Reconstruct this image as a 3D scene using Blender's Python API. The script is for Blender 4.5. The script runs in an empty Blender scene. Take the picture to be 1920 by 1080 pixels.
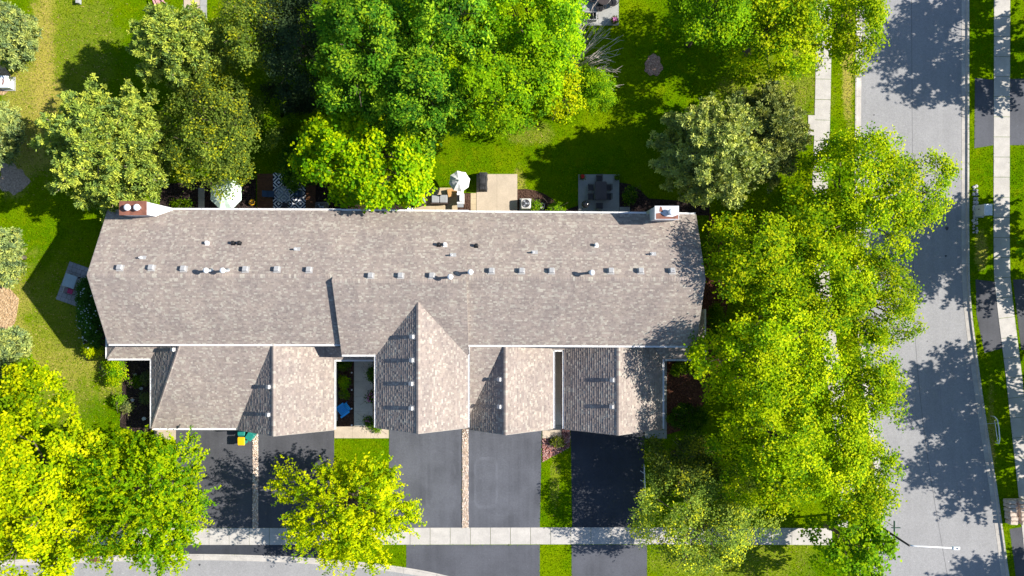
import bpy, bmesh, math, random
import numpy as np
from mathutils import Vector, Matrix

# ------------------------------------------------------------------ camera, light, exposure
H = 62.0            # flying height of the camera over the lawn, metres
F = 1302.0          # focal length in photograph pixels (1920 wide)
scene = bpy.context.scene
col = scene.collection
cam_d = bpy.data.cameras.new('camera')
cam_d.sensor_width = 36.0
cam_d.lens = 36.0 * F / 1920.0
cam_d.clip_end = 2000
cam = bpy.data.objects.new('camera', cam_d)
cam.location = (0, 0, H)
col.objects.link(cam)
scene.camera = cam

SUN = Vector((10.74, 1.04, 8.0)).normalized()
elev = math.asin(SUN.z)
azim = math.atan2(SUN.x, SUN.y)
world = bpy.data.worlds.new('World')
scene.world = world
world.use_nodes = True
wn = world.node_tree
bg = wn.nodes['Background']
sky = wn.nodes.new('ShaderNodeTexSky')
sky.sky_type = 'NISHITA'
sky.sun_disc = False
sky.sun_elevation = elev
sky.sun_rotation = azim
wn.links.new(sky.outputs[0], bg.inputs[0])
bg.inputs[1].default_value = 0.09
sky.ozone_density = 3.5
sky.dust_density = 0.4
sun_d = bpy.data.lights.new('sun', 'SUN')
sun_d.energy = 5.0
sun_d.angle = math.radians(0.5)
sun_d.color = (1.0, 0.945, 0.86)
sun = bpy.data.objects.new('sun', sun_d)
sun.rotation_euler = SUN.to_track_quat('Z', 'Y').to_euler()
sun.location = (60, 6, 50)
col.objects.link(sun)
scene.view_settings.view_transform = 'Standard'
scene.view_settings.look = 'None'
scene.view_settings.gamma = 1.0
scene.view_settings.use_curve_mapping = False
scene.view_settings.exposure = 0.95
scene.cycles.max_bounces = 6
scene.cycles.transparent_max_bounces = 6

R = math.radians
rnd = random.Random(7)

# ------------------------------------------------------------------ placing
def W(px, py, z=0.0):
    k = (H - z) / F
    return Vector(((px - 960) * k, (540 - py) * k, z))

def G(px, py):
    v = W(px, py, 0)
    return (v.x, v.y)

def GP(pts):
    return [G(*p) for p in pts]

def in_poly(x, y, poly):
    x = np.asarray(x); y = np.asarray(y)
    inside = np.zeros(x.shape, bool)
    n = len(poly)
    j = n - 1
    for i in range(n):
        xi, yi = poly[i]; xj, yj = poly[j]
        c = ((yi > y) != (yj > y)) & (x < (xj - xi) * (y - yi) / (yj - yi + 1e-12) + xi)
        inside ^= c
        j = i
    return inside

# ------------------------------------------------------------------ materials
MATS = {}
def nodes_of(name):
    m = bpy.data.materials.new(name)
    m.use_nodes = True
    nt = m.node_tree
    return m, nt, nt.nodes['Principled BSDF']

def mat(name, color, rough=0.7, var=0.12, scale=3.0, bump=0.0, bscale=40.0, metal=0.0, spec=0.35, detail=6):
    if name in MATS: return MATS[name]
    m, nt, bs = nodes_of(name)
    N = nt.nodes; Lk = nt.links
    tc = N.new('ShaderNodeTexCoord')
    nz = N.new('ShaderNodeTexNoise'); nz.inputs['Scale'].default_value = scale; nz.inputs['Detail'].default_value = detail
    Lk.new(tc.outputs['Object'], nz.inputs['Vector'])
    rp = N.new('ShaderNodeValToRGB')
    c = np.array(color[:3])
    rp.color_ramp.elements[0].position = 0.3; rp.color_ramp.elements[1].position = 0.7
    rp.color_ramp.elements[0].color = (*np.clip(c * (1 - var), 0, 1), 1)
    rp.color_ramp.elements[1].color = (*np.clip(c * (1 + var), 0, 1), 1)
    Lk.new(nz.outputs[0], rp.inputs[0])
    Lk.new(rp.outputs[0], bs.inputs['Base Color'])
    bs.inputs['Roughness'].default_value = rough
    bs.inputs['Metallic'].default_value = metal
    bs.inputs['Specular IOR Level'].default_value = spec
    if bump:
        n2 = N.new('ShaderNodeTexNoise'); n2.inputs['Scale'].default_value = bscale
        Lk.new(tc.outputs['Object'], n2.inputs['Vector'])
        b = N.new('ShaderNodeBump'); b.inputs['Strength'].default_value = bump; b.inputs['Distance'].default_value = 0.02
        Lk.new(n2.outputs[0], b.inputs['Height']); Lk.new(b.outputs[0], bs.inputs['Normal'])
    MATS[name] = m
    return m

def mixrgb(nt, fac, a, b, mode='MIX'):
    n = nt.nodes.new('ShaderNodeMix'); n.data_type = 'RGBA'; n.blend_type = mode
    for sock, v in ((n.inputs[0], fac), (n.inputs[6], a), (n.inputs[7], b)):
        if hasattr(v, 'is_linked'): nt.links.new(v, sock)
        elif isinstance(v, (int, float)): sock.default_value = v
        else: sock.default_value = (*v[:3], 1)
    return n.outputs[2]

def math_n(nt, op, a, b=None, c=None, clamp=False):
    n = nt.nodes.new('ShaderNodeMath'); n.operation = op; n.use_clamp = clamp
    for i, v in enumerate((a, b, c)):
        if v is None: continue
        if hasattr(v, 'is_linked'): nt.links.new(v, n.inputs[i])
        else: n.inputs[i].default_value = v
    return n.outputs[0]

def noise(nt, vec, scale, detail=4, rough=0.55):
    n = nt.nodes.new('ShaderNodeTexNoise'); n.inputs['Scale'].default_value = scale
    n.inputs['Detail'].default_value = detail; n.inputs['Roughness'].default_value = rough
    nt.links.new(vec, n.inputs['Vector'])
    return n.outputs[0]

def ramp(nt, val, lo, hi, a=0.0, b=1.0):
    n = nt.nodes.new('ShaderNodeMapRange'); n.clamp = True; n.interpolation_type = 'SMOOTHSTEP'
    nt.links.new(val, n.inputs[0])
    for i, v in zip((1, 2, 3, 4), (lo, hi, a, b)): n.inputs[i].default_value = v
    return n.outputs[0]

def ellipse_mask(nt, pos, cx, cy, rx, ry, wob):
    """soft blob at a place on the ground, edge broken by noise"""
    v = nt.nodes.new('ShaderNodeVectorMath'); v.operation = 'SUBTRACT'
    nt.links.new(pos, v.inputs[0]); v.inputs[1].default_value = (cx, cy, 0)
    m = nt.nodes.new('ShaderNodeVectorMath'); m.operation = 'MULTIPLY'
    nt.links.new(v.outputs[0], m.inputs[0]); m.inputs[1].default_value = (1 / rx, 1 / ry, 0)
    l = nt.nodes.new('ShaderNodeVectorMath'); l.operation = 'LENGTH'
    nt.links.new(m.outputs[0], l.inputs[0])
    s = math_n(nt, 'ADD', l.outputs['Value'], math_n(nt, 'MULTIPLY', math_n(nt, 'SUBTRACT', wob, 0.5), 2.3))
    return ramp(nt, s, 1.15, 0.55)

# dry, straw coloured places in the lawn: px, py, rx, ry (photo pixels on the ground), strength
DRY = [(82, 100, 26, 150, .72), (60, 215, 70, 130, .62), (30, 300, 60, 60, .5), (140, 90, 90, 160, .2), (120, 640, 110, 160, .28), (1450, 180, 110, 60, .3), (1375, 1050, 170, 50, .2), (20, 570, 46, 90, .5), (110, 690, 80, 50, .35), (205, 700, 40, 50, .3),
       (905, 372, 14, 30, .5), (975, 350, 12, 40, .5), (1500, 60, 30, 60, .35), (1590, 130, 12, 110, .8), (1640, 800, 14, 90, .5), (1840, 470, 14, 40, .6),
       (1858, 850, 10, 120, .6), (990, 250, 50, 24, .25), (560, 830, 60, 8, .3), (1040, 900, 10, 60, .2)]

def lawn_material():
    m, nt, bs = nodes_of('lawn_turf')
    g = nt.nodes.new('ShaderNodeNewGeometry'); pos = g.outputs['Position']
    big = noise(nt, pos, 0.16, 4); mid = noise(nt, pos, 1.1, 5); fine = noise(nt, pos, 9.0, 5, .7)
    c = mixrgb(nt, ramp(nt, big, .35, .65), (.064, .146, .0006), (.128, .200, .001))
    c = mixrgb(nt, math_n(nt, 'MULTIPLY', ramp(nt, mid, .5, .72), .55), c, (.165, .205, .002))
    c = mixrgb(nt, math_n(nt, 'MULTIPLY', ramp(nt, mid, .48, .26), .5), c, (.035, .105, .0008))
    c = mixrgb(nt, math_n(nt, 'MULTIPLY', ramp(nt, noise(nt, pos, 2.6, 3, .6), .62, .70), .5), c, (.20, .22, .004))
    wob = noise(nt, pos, .55, 6, .65)
    for (px, py, rx, ry, st) in DRY:
        x, y = G(px, py)
        k = ellipse_mask(nt, pos, x, y, rx * H / F, ry * H / F, wob)
        k = math_n(nt, 'MULTIPLY', k, st)
        c = mixrgb(nt, k, c, (.35, .30, .06))
    c = mixrgb(nt, 1.0, c, mixrgb(nt, ramp(nt, fine, .25, .75), (.5, .52, .5), (1.5, 1.45, 1.4)), 'MULTIPLY')
    nt.links.new(c, bs.inputs['Base Color'])
    bs.inputs['Roughness'].default_value = .9; bs.inputs['Specular IOR Level'].default_value = .0
    b = nt.nodes.new('ShaderNodeBump'); b.inputs['Strength'].default_value = .9; b.inputs['Distance'].default_value = .05
    nt.links.new(fine, b.inputs['Height']); nt.links.new(b.outputs[0], bs.inputs['Normal'])
    return m

def asphalt_material(name, base, stain=.3, streak=(6, .4), warm=0.0, patch=None):
    m, nt, bs = nodes_of(name)
    g = nt.nodes.new('ShaderNodeNewGeometry'); pos = g.outputs['Position']
    grain = noise(nt, pos, 22, 4, .75); big = noise(nt, pos, .35, 4); mid = noise(nt, pos, 1.6, 5, .65)
    mp = nt.nodes.new('ShaderNodeMapping'); nt.links.new(pos, mp.inputs[0]); mp.inputs['Scale'].default_value = (streak[0], .12, 1)
    st = noise(nt, mp.outputs[0], .5, 4)
    b0 = np.array(base)
    c = mixrgb(nt, ramp(nt, big, .3, .7), b0 * (1 - stain * .45), b0 * (1 + stain * .35))
    c = mixrgb(nt, math_n(nt, 'MULTIPLY', ramp(nt, st, .35, .7), streak[1]), c, b0 * 1.22)
    c = mixrgb(nt, math_n(nt, 'MULTIPLY', ramp(nt, mid, .58, .75), .35), c, b0 * .72)
    c = mixrgb(nt, ramp(nt, noise(nt, pos, 3.2, 2), .72, .78), c, b0 * 1.7 + .01)
    c = mixrgb(nt, 1.0, c, mixrgb(nt, ramp(nt, noise(nt, pos, 5.5, 3, .8), .3, .7), (.93, .93, .93), (1.07, 1.07, 1.07)), 'MULTIPLY')
    if patch:
        for (x, y, rx, ry, f) in patch:
            # worn outline left by a parked car: a rounded rectangle of pale dust
            sp = nt.nodes.new('ShaderNodeSeparateXYZ'); nt.links.new(pos, sp.inputs[0])
            dx = math_n(nt, 'ABSOLUTE', math_n(nt, 'DIVIDE', math_n(nt, 'SUBTRACT', sp.outputs[0], x), rx))
            dy = math_n(nt, 'ABSOLUTE', math_n(nt, 'DIVIDE', math_n(nt, 'SUBTRACT', sp.outputs[1], y), ry))
            d = math_n(nt, 'POWER', math_n(nt, 'ADD', math_n(nt, 'POWER', dx, 5.0), math_n(nt, 'POWER', dy, 7.0)), .2)
            d = math_n(nt, 'ADD', d, math_n(nt, 'MULTIPLY', math_n(nt, 'SUBTRACT', mid, .5), .12))
            k = math_n(nt, 'MULTIPLY', ramp(nt, d, .82, .96), ramp(nt, d, 1.12, 1.0))
            k = math_n(nt, 'MULTIPLY', k, ramp(nt, noise(nt, pos, .9, 3), .3, .6))
            c = mixrgb(nt, math_n(nt, 'MULTIPLY', k, .28), c, b0 * f)
    c = mixrgb(nt, 1.0, c, mixrgb(nt, ramp(nt, grain, .2, .8), (.8, .8, .8), (1.2, 1.2, 1.2)), 'MULTIPLY')
    nt.links.new(c, bs.inputs['Base Color'])
    bs.inputs['Roughness'].default_value = .85; bs.inputs['Specular IOR Level'].default_value = .25
    b = nt.nodes.new('ShaderNodeBump'); b.inputs['Strength'].default_value = .35; b.inputs['Distance'].default_value = .01
    nt.links.new(grain, b.inputs['Height']); nt.links.new(b.outputs[0], bs.inputs['Normal'])
    return m

def concrete_material(name, base, stain=.25, rust=0.0):
    m, nt, bs = nodes_of(name)
    g = nt.nodes.new('ShaderNodeNewGeometry'); pos = g.outputs['Position']
    oi = nt.nodes.new('ShaderNodeObjectInfo')
    big = noise(nt, pos, .8, 6, .65); fine = noise(nt, pos, 14, 4, .7)
    b0 = np.array(base)
    c = mixrgb(nt, ramp(nt, big, .3, .72), b0 * (1 - stain), b0 * 1.06)
    c = mixrgb(nt, math_n(nt, 'MULTIPLY', oi.outputs['Random'], .35), c, b0 * .82)
    if rust: c = mixrgb(nt, math_n(nt, 'MULTIPLY', ramp(nt, noise(nt, pos, 1.9, 5), .6, .8), rust), c, (.33, .2, .1))
    c = mixrgb(nt, 1.0, c, mixrgb(nt, ramp(nt, fine, .25, .75), (.88, .88, .88), (1.1, 1.1, 1.1)), 'MULTIPLY')
    nt.links.new(c, bs.inputs['Base Color'])
    bs.inputs['Roughness'].default_value = .85; bs.inputs['Specular IOR Level'].default_value = .2
    b = nt.nodes.new('ShaderNodeBump'); b.inputs['Strength'].default_value = .25; b.inputs['Distance'].default_value = .01
    nt.links.new(fine, b.inputs['Height']); nt.links.new(b.outputs[0], bs.inputs['Normal'])
    return m

def mulch_material(name, c1, c2, scale=9):
    m, nt, bs = nodes_of(name)
    g = nt.nodes.new('ShaderNodeNewGeometry'); pos = g.outputs['Position']
    v = nt.nodes.new('ShaderNodeTexVoronoi'); v.inputs['Scale'].default_value = scale; nt.links.new(pos, v.inputs['Vector'])
    f = noise(nt, pos, 6, 6, .7)
    c = mixrgb(nt, v.outputs['Color'], c1, c2)
    c = mixrgb(nt, ramp(nt, f, .3, .7), c, np.array(c1) * .6)
    nt.links.new(c, bs.inputs['Base Color']); bs.inputs['Roughness'].default_value = .9
    bs.inputs['Specular IOR Level'].default_value = .1
    b = nt.nodes.new('ShaderNodeBump'); b.inputs['Strength'].default_value = 1; b.inputs['Distance'].default_value = .06
    nt.links.new(v.outputs['Distance'], b.inputs['Height']); nt.links.new(b.outputs[0], bs.inputs['Normal'])
    return m

def leaf_material(name, trans=.35, rough=.55, spec=.25):
    m, nt, bs = nodes_of(name)
    a = nt.nodes.new('ShaderNodeAttribute'); a.attribute_name = 'Col'
    nt.links.new(a.outputs['Color'], bs.inputs['Base Color'])
    bs.inputs['Roughness'].default_value = rough; bs.inputs['Specular IOR Level'].default_value = spec
    t = nt.nodes.new('ShaderNodeBsdfTranslucent')
    c2 = mixrgb(nt, 1.0, a.outputs['Color'], (1.05, 1.1, .5), 'MULTIPLY')
    nt.links.new(c2, t.inputs['Color'])
    mx = nt.nodes.new('ShaderNodeMixShader'); mx.inputs[0].default_value = trans
    nt.links.new(bs.outputs[0], mx.inputs[1]); nt.links.new(t.outputs[0], mx.inputs[2])
    nt.links.new(mx.outputs[0], nt.nodes['Material Output'].inputs['Surface'])
    return m

def vcol_material(name, rough=.9, spec=.15, grain=.25, gscale=30):
    m, nt, bs = nodes_of(name)
    a = nt.nodes.new('ShaderNodeAttribute'); a.attribute_name = 'Col'
    g = nt.nodes.new('ShaderNodeNewGeometry')
    f = noise(nt, g.outputs['Position'], gscale, 3, .7); big = noise(nt, g.outputs['Position'], .45, 4, .6)
    c = mixrgb(nt, 1.0, a.outputs['Color'], mixrgb(nt, ramp(nt, f, .25, .75), (1 - grain,) * 3, (1 + grain,) * 3), 'MULTIPLY')
    c = mixrgb(nt, 1.0, c, mixrgb(nt, ramp(nt, big, .3, .7), (.9, .9, .92), (1.06, 1.05, 1.04)), 'MULTIPLY')
    mp = nt.nodes.new('ShaderNodeMapping'); nt.links.new(g.outputs['Position'], mp.inputs[0]); mp.inputs['Scale'].default_value = (1.6, .16, .16)
    c = mixrgb(nt, 1.0, c, mixrgb(nt, ramp(nt, noise(nt, mp.outputs[0], 1.0, 4, .6), .3, .7), (.93, .93, .94), (1.04, 1.04, 1.04)), 'MULTIPLY')
    nt.links.new(c, bs.inputs['Base Color']); bs.inputs['Roughness'].default_value = rough
    bs.inputs['Specular IOR Level'].default_value = spec
    return m

def brick_like_siding(name, base):
    m, nt, bs = nodes_of(name)
    g = nt.nodes.new('ShaderNodeNewGeometry')
    sp = nt.nodes.new('ShaderNodeSeparateXYZ'); nt.links.new(g.outputs['Position'], sp.inputs[0])
    fr = math_n(nt, 'FRACT', math_n(nt, 'MULTIPLY', sp.outputs['Z'], 6.5))
    b = nt.nodes.new('ShaderNodeBump'); b.inputs['Strength'].default_value = .8; b.inputs['Distance'].default_value = .03
    nt.links.new(fr, b.inputs['Height']); nt.links.new(b.outputs[0], bs.inputs['Normal'])
    f = noise(nt, g.outputs['Position'], 1.3, 5)
    nt.links.new(mixrgb(nt, f, np.array(base) * .85, np.array(base) * 1.08), bs.inputs['Base Color'])
    bs.inputs['Roughness'].default_value = .6
    return m

def rug_material():
    m, nt, bs = nodes_of('rug_weave')
    tc = nt.nodes.new('ShaderNodeTexCoord'); sp = nt.nodes.new('ShaderNodeSeparateXYZ'); nt.links.new(tc.outputs['Object'], sp.inputs[0])
    def tri(s, off):
        q = math_n(nt, 'ADD', math_n(nt, 'DIVIDE', s, .95), off)
        return math_n(nt, 'ABSOLUTE', math_n(nt, 'SUBTRACT', math_n(nt, 'FRACT', q), .5))
    d = math_n(nt, 'ADD', tri(sp.outputs['X'], 100.0), tri(sp.outputs['Y'], 100.0))
    fr = math_n(nt, 'FRACT', math_n(nt, 'ADD', math_n(nt, 'MULTIPLY', d, 3.0), .0))
    k = math_n(nt, 'GREATER_THAN', fr, .5)
    nt.links.new(mixrgb(nt, k, (.010, .020, .06), (.85, .86, .88)), bs.inputs['Base Color'])
    bs.inputs['Roughness'].default_value = .95; bs.inputs['Specular IOR Level'].default_value = .05
    return m

M_lawn = lawn_material()
M_street = asphalt_material('street_asphalt', (.262, .258, .258), .12, (3, .3))
M_drive = asphalt_material('driveway_asphalt', (.069, .070, .078), .5, (4, .5))
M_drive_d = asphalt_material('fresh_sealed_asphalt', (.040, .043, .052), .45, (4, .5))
M_drive_b = asphalt_material('faded_driveway_asphalt', (.086, .090, .104), .55, (3, .6), 0, [(*G(911, 905), 1.0, 2.2, 1.9), (*G(826, 900), 1.3, 2.6, 1.5)])
M_drive_r = asphalt_material('weathered_asphalt', (.080, .083, .096), .4, (4, .4))
M_conc = concrete_material('sidewalk_concrete', (.485, .455, .415), .2, .1)
M_kerb = concrete_material('kerb_concrete', (.49, .455, .41), .25, .25)
M_patio = concrete_material('patio_concrete', (.50, .415, .315), .14, .1)
M_patio2 = concrete_material('grey_patio_concrete', (.36, .36, .34), .2)
M_tan = concrete_material('tan_concrete', (.50, .40, .26), .16)
M_mulch = mulch_material('bark_mulch', (.060, .032, .022), (.15, .085, .06))
M_mulch2 = mulch_material('dark_mulch', (.030, .020, .018), (.075, .050, .045))
M_chips = mulch_material('wood_chips', (.46, .29, .14), (.74, .54, .33), 7)
M_dirt = mulch_material('bare_dirt', (.16, .12, .09), (.26, .20, .15), 12)
M_ash = mulch_material('grey_gravel_dust', (.40, .29, .20), (.62, .48, .35), 14)
M_siding = brick_like_siding('lap_siding', (.52, .50, .47))
M_shingle = vcol_material('asphalt_shingle')
M_stone = vcol_material('landscape_stone', grain=.2, gscale=14)
M_leaf = leaf_material('broad_leaf', .4, .65, .05)
M_needle = leaf_material('pine_needle', .18, .6, .2)
M_grass = leaf_material('grass_blade', .3, .9, .0)
M_deck = mat('roof_felt', (.10, .09, .085), .9)
M_white = mat('white_trim', (.78, .77, .75), .45, .04)
M_bark = mat('tree_bark', (.14, .105, .08), .9, .3, 6, .5)
M_pinebark = mat('pine_branch_bark', (.30, .24, .19), .9, .25, 6)
M_bare = mat('bare_wood', (.50, .42, .37), .9, .25, 6)
M_galv = mat('galvanised_vent', (.42, .41, .40), .5, .08, 4, 0, 40, .2)
M_black = mat('black_plastic', (.018, .018, .02), .5, .2)
M_darkmetal = mat('dark_bronze_metal', (.045, .036, .034), .45, .2)
M_rust = mat('rusty_sheet', (.21, .085, .055), .7, .3, 3)
M_wood = mat('stained_deck_wood', (.13, .055, .025), .7, .3, 5)
M_navy = mat('navy_sling_fabric', (.035, .075, .14), .7, .12)
M_grey = mat('grey_cushion', (.30, .31, .32), .85, .08)
M_teal = mat('teal_cart_plastic', (.015, .20, .16), .5, .1)
M_yellow = mat('yellow_lid_plastic', (.80, .44, .005), .45, .06)
M_blue = mat('blue_chair_plastic', (.02, .36, .90), .5, .06)
M_pink = mat('faded_pink_wood', (.62, .33, .32), .7, .1)
M_umb = mat('white_canvas', (.80, .79, .77), .8, .04)
M_mint = mat('pale_mint_canvas', (.58, .72, .62), .8, .1, 2)
M_box = mat('pale_green_enamel', (.52, .56, .52), .5, .08)
M_light = mat('white_enamel', (.80, .80, .80), .35, .03)
M_red = mat('red_petals', (.55, .02, .015), .7, .2)
M_red2 = mat('magenta_cushion', (.45, .04, .13), .7, .2)
M_pinkf = mat('pink_petals', (.50, .16, .34), .7, .2)
M_terra = mat('brown_glazed_pot', (.10, .06, .045), .5, .2)
M_glassdark = mat('dark_window_glass', (.02, .025, .03), .08, .1, 3, 0, 40, 0, .6)
M_iron = mat('rusty_iron', (.18, .085, .045), .8, .3, 9)
M_bluewall = mat('white_vinyl', (.60, .62, .64), .5, .05)
M_rug = rug_material()
M_paver = concrete_material('grey_paver', (.33, .33, .34), .25)
M_joint = mat('joint_sand', (.16, .13, .10), .95, .15)
M_tabletop = mat('blue_grey_panel', (.34, .42, .44), .5, .1)
M_steel = mat('brushed_steel', (.45, .46, .48), .4, .05, 3, 0, 40, .5)
M_hose = mat('pale_hose', (.70, .62, .55), .5, .06)
M_brownsofa = mat('brown_wicker', (.05, .035, .028), .8, .3, 20)

# ------------------------------------------------------------------ mesh builder
class MB:
    def __init__(s): s.v = []; s.f = []
    def add(s, vs, fs):
        o = len(s.v); s.v += [tuple(v) for v in vs]; s.f += [tuple(i + o for i in f) for f in fs]
        return s
    def box(s, c, size, rz=0.0, taper=1.0, tilt=None, bev=0.0):
        sx, sy, sz = (d / 2 for d in size)
        M = Matrix.Rotation(rz, 3, 'Z')
        if tilt is not None: M = M @ Matrix.Rotation(tilt[1], 3, tilt[0])
        c = Vector(c)
        if bev <= 0:
            pts = [(-sx, -sy, -sz), (sx, -sy, -sz), (sx, sy, -sz), (-sx, sy, -sz)]
            top = [(x * taper, y * taper, -z) for x, y, z in pts]
            s.add([c + M @ Vector(p) for p in pts + top],
                  [(3, 2, 1, 0), (4, 5, 6, 7), (0, 1, 5, 4), (1, 2, 6, 5), (2, 3, 7, 6), (3, 0, 4, 7)])
        else:
            b = min(bev, sx * .9, sy * .9)
            ring = [(-sx + b, -sy), (sx - b, -sy), (sx, -sy + b), (sx, sy - b), (sx - b, sy), (-sx + b, sy), (-sx, sy - b), (-sx, -sy + b)]
            k = 1 - b * .8 / max(sx, sy); bz = min(b * .7, sz)
            vs = [(x, y, -sz) for x, y in ring] + [(x * taper, y * taper, sz - bz) for x, y in ring] + [(x * k * taper, y * k * taper, sz) for x, y in ring]
            fs = [tuple(range(7, -1, -1)), tuple(range(16, 24))]
            for l in range(2):
                for i in range(8):
                    j = (i + 1) % 8; fs.append((l * 8 + i, l * 8 + j, l * 8 + 8 + j, l * 8 + 8 + i))
            s.add([c + M @ Vector(p) for p in vs], fs)
        return s
    def prism(s, poly, z0, z1):
        a = sum(poly[i][0] * poly[(i + 1) % len(poly)][1] - poly[(i + 1) % len(poly)][0] * poly[i][1] for i in range(len(poly)))
        if a < 0: poly = poly[::-1]
        n = len(poly)
        s.add([(x, y, z0) for x, y in poly] + [(x, y, z1) for x, y in poly],
              [tuple(range(n - 1, -1, -1)), tuple(range(n, 2 * n))] + [(i, (i + 1) % n, n + (i + 1) % n, n + i) for i in range(n)])
        return s
    def sheet(s, poly, z):
        a = sum(poly[i][0] * poly[(i + 1) % len(poly)][1] - poly[(i + 1) % len(poly)][0] * poly[i][1] for i in range(len(poly)))
        if a < 0: poly = poly[::-1]
        s.add([(x, y, z) for x, y in poly], [tuple(range(len(poly)))]); return s
    def tube(s, pts, r, n=8, cap=True):
        pts = [Vector(p) for p in pts]
        if not hasattr(r, '__len__'): r = [r] * len(pts)
        vs = []; up = Vector((.13, .21, 1)).normalized()
        for i, p in enumerate(pts):
            d = (pts[min(i + 1, len(pts) - 1)] - pts[max(i - 1, 0)]).normalized()
            ref = up if abs(d.dot(up)) < .95 else Vector((1, 0, 0))
            a = d.cross(ref).normalized(); b = d.cross(a)
            for k in range(n):
                t = 2 * math.pi * k / n; vs.append(p + (a * math.cos(t) + b * math.sin(t)) * r[i])
        fs = []
        for i in range(len(pts) - 1):
            for k in range(n):
                j = (k + 1) % n; fs.append((i * n + k, i * n + j, (i + 1) * n + j, (i + 1) * n + k))
        if cap: fs += [tuple(range(n - 1, -1, -1)), tuple((len(pts) - 1) * n + k for k in range(n))]
        s.add(vs, fs); return s
    def lathe(s, c, prof, n=16):
        vs = []; c = Vector(c)
        for (r, z) in prof:
            for k in range(n):
                t = 2 * math.pi * k / n; vs.append(c + Vector((r * math.cos(t), r * math.sin(t), z)))
        fs = []
        for i in range(len(prof) - 1):
            for k in range(n):
                j = (k + 1) % n; fs.append((i * n + k, i * n + j, (i + 1) * n + j, (i + 1) * n + k))
        fs += [tuple(range(n - 1, -1, -1)), tuple((len(prof) - 1) * n + k for k in range(n))]
        s.add(vs, fs); return s
    def build(s, name, m, parent=None, world=False, smooth=False, mesh=None):
        off = Vector((0, 0, 0))
        if parent is not None and world: off = base_of(parent)
        me = bpy.data.meshes.new(name)
        me.from_pydata([tuple(Vector(v) - off) for v in s.v], [], s.f)
        bm = bmesh.new(); bm.from_mesh(me); bmesh.ops.recalc_face_normals(bm, faces=bm.faces); bm.to_mesh(me); bm.free()
        me.materials.append(m)
        if smooth: me.shade_smooth()
        o = bpy.data.objects.new(name, me); col.objects.link(o)
        if parent is not None: o.parent = parent
        return o

def base_of(o):
    b = Vector(o.location)
    while o.parent is not None:
        o = o.parent; b = b + o.location
    return b

def tag(o, label, cat, group=None):
    o['label'] = label; o['category'] = cat
    if group: o['group'] = group
    return o
def thing(name, label, cat, loc, rz=0.0, group=None):
    o = bpy.data.objects.new(name, None); o.empty_display_size = .3
    o.location = loc; o.rotation_euler = (0, 0, rz); col.objects.link(o)
    return tag(o, label, cat, group)
def struct(name, parent_obj=None):
    o = parent_obj or bpy.data.objects.new(name, None)
    if parent_obj is None: col.objects.link(o)
    o['kind'] = 'structure'
    return o
def recentre(o, c):
    """move the object's origin to c, geometry stays"""
    c = Vector(c); o.data.transform(Matrix.Translation(-c)); o.location = o.location + c
    return o
def copy_tree(o, parent=None):
    c = o.copy(); col.objects.link(c)
    if parent is not None: c.parent = parent
    for ch in o.children: copy_tree(ch, c)
    return c

def np_mesh(name, verts, nper, m, colors=None, parent=None, faces=None):
    """fast mesh of polygons that each own nper vertices (or of given quads)"""
    verts = np.asarray(verts, np.float32).reshape(-1, 3)
    me = bpy.data.meshes.new(name)
    nv = len(verts)
    idx = np.arange(nv, dtype=np.int32) if faces is None else np.asarray(faces, np.int32).ravel()
    nf = len(idx) // nper
    me.vertices.add(nv); me.vertices.foreach_set('co', verts.ravel())
    me.loops.add(len(idx)); me.loops.foreach_set('vertex_index', idx)
    me.polygons.add(nf)
    me.polygons.foreach_set('loop_start', np.arange(0, nf * nper, nper, dtype=np.int32))
    if colors is not None:
        ca = me.color_attributes.new('Col', 'FLOAT_COLOR', 'POINT')
        c4 = np.ones((nv, 4), np.float32); c4[:, :3] = colors
        ca.data.foreach_set('color', c4.ravel())
    me.update(calc_edges=True); me.validate()
    me.materials.append(m)
    o = bpy.data.objects.new(name, me); col.objects.link(o)
    if parent is not None: o.parent = parent
    return o

# ------------------------------------------------------------------ ground, streets, kerbs
def smooth_path(pts, step):
    P = np.array(pts, float)
    t = [P[0]]
    Q = np.vstack([2 * P[0] - P[1], P, 2 * P[-1] - P[-2]])
    for i in range(1, len(Q) - 2):
        for u in np.linspace(0, 1, 12, endpoint=False):
            p0, p1, p2, p3 = Q[i - 1], Q[i], Q[i + 1], Q[i + 2]
            t.append(.5 * ((2 * p1) + (-p0 + p2) * u + (2 * p0 - 5 * p1 + 4 * p2 - p3) * u ** 2 + (-p0 + 3 * p1 - 3 * p2 + p3) * u ** 3))
    t.append(P[-1]); t = np.array(t[1:])
    d = np.r_[0, np.cumsum(np.linalg.norm(np.diff(t, axis=0), axis=1))]
    n = max(2, int(round(d[-1] / step)) + 1)
    s = np.linspace(0, d[-1], n)
    return np.c_[np.interp(s, d, t[:, 0]), np.interp(s, d, t[:, 1])]

def offset_path(p, w):
    """to the left of the direction of travel"""
    d = np.gradient(p, axis=0); d /= np.linalg.norm(d, axis=1)[:, None]
    return p + np.c_[-d[:, 1], d[:, 0]] * w

west_kerb_px = [(1607, -260), (1607, 0), (1605, 250), (1605, 430), (1608, 610), (1626, 770), (1641, 880), (1644, 950), (1634, 1010), (1612, 1075),
                (1560, 1150), (1440, 1200), (1250, 1190), (1050, 1140), (880, 1092), (760, 1066), (600, 1049), (450, 1042), (300, 1041), (150, 1046), (-60, 1056), (-420, 1080)]
east_kerb_px = [(1815, -260), (1815, 0), (1815, 250), (1815, 440), (1818, 560), (1832, 680), (1849, 800), (1868, 920), (1882, 1020), (1894, 1100), (1930, 1260), (1975, 1420)]
west_k = smooth_path(GP(west_kerb_px), .75)
east_k = smooth_path(GP(east_kerb_px), .75)

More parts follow.
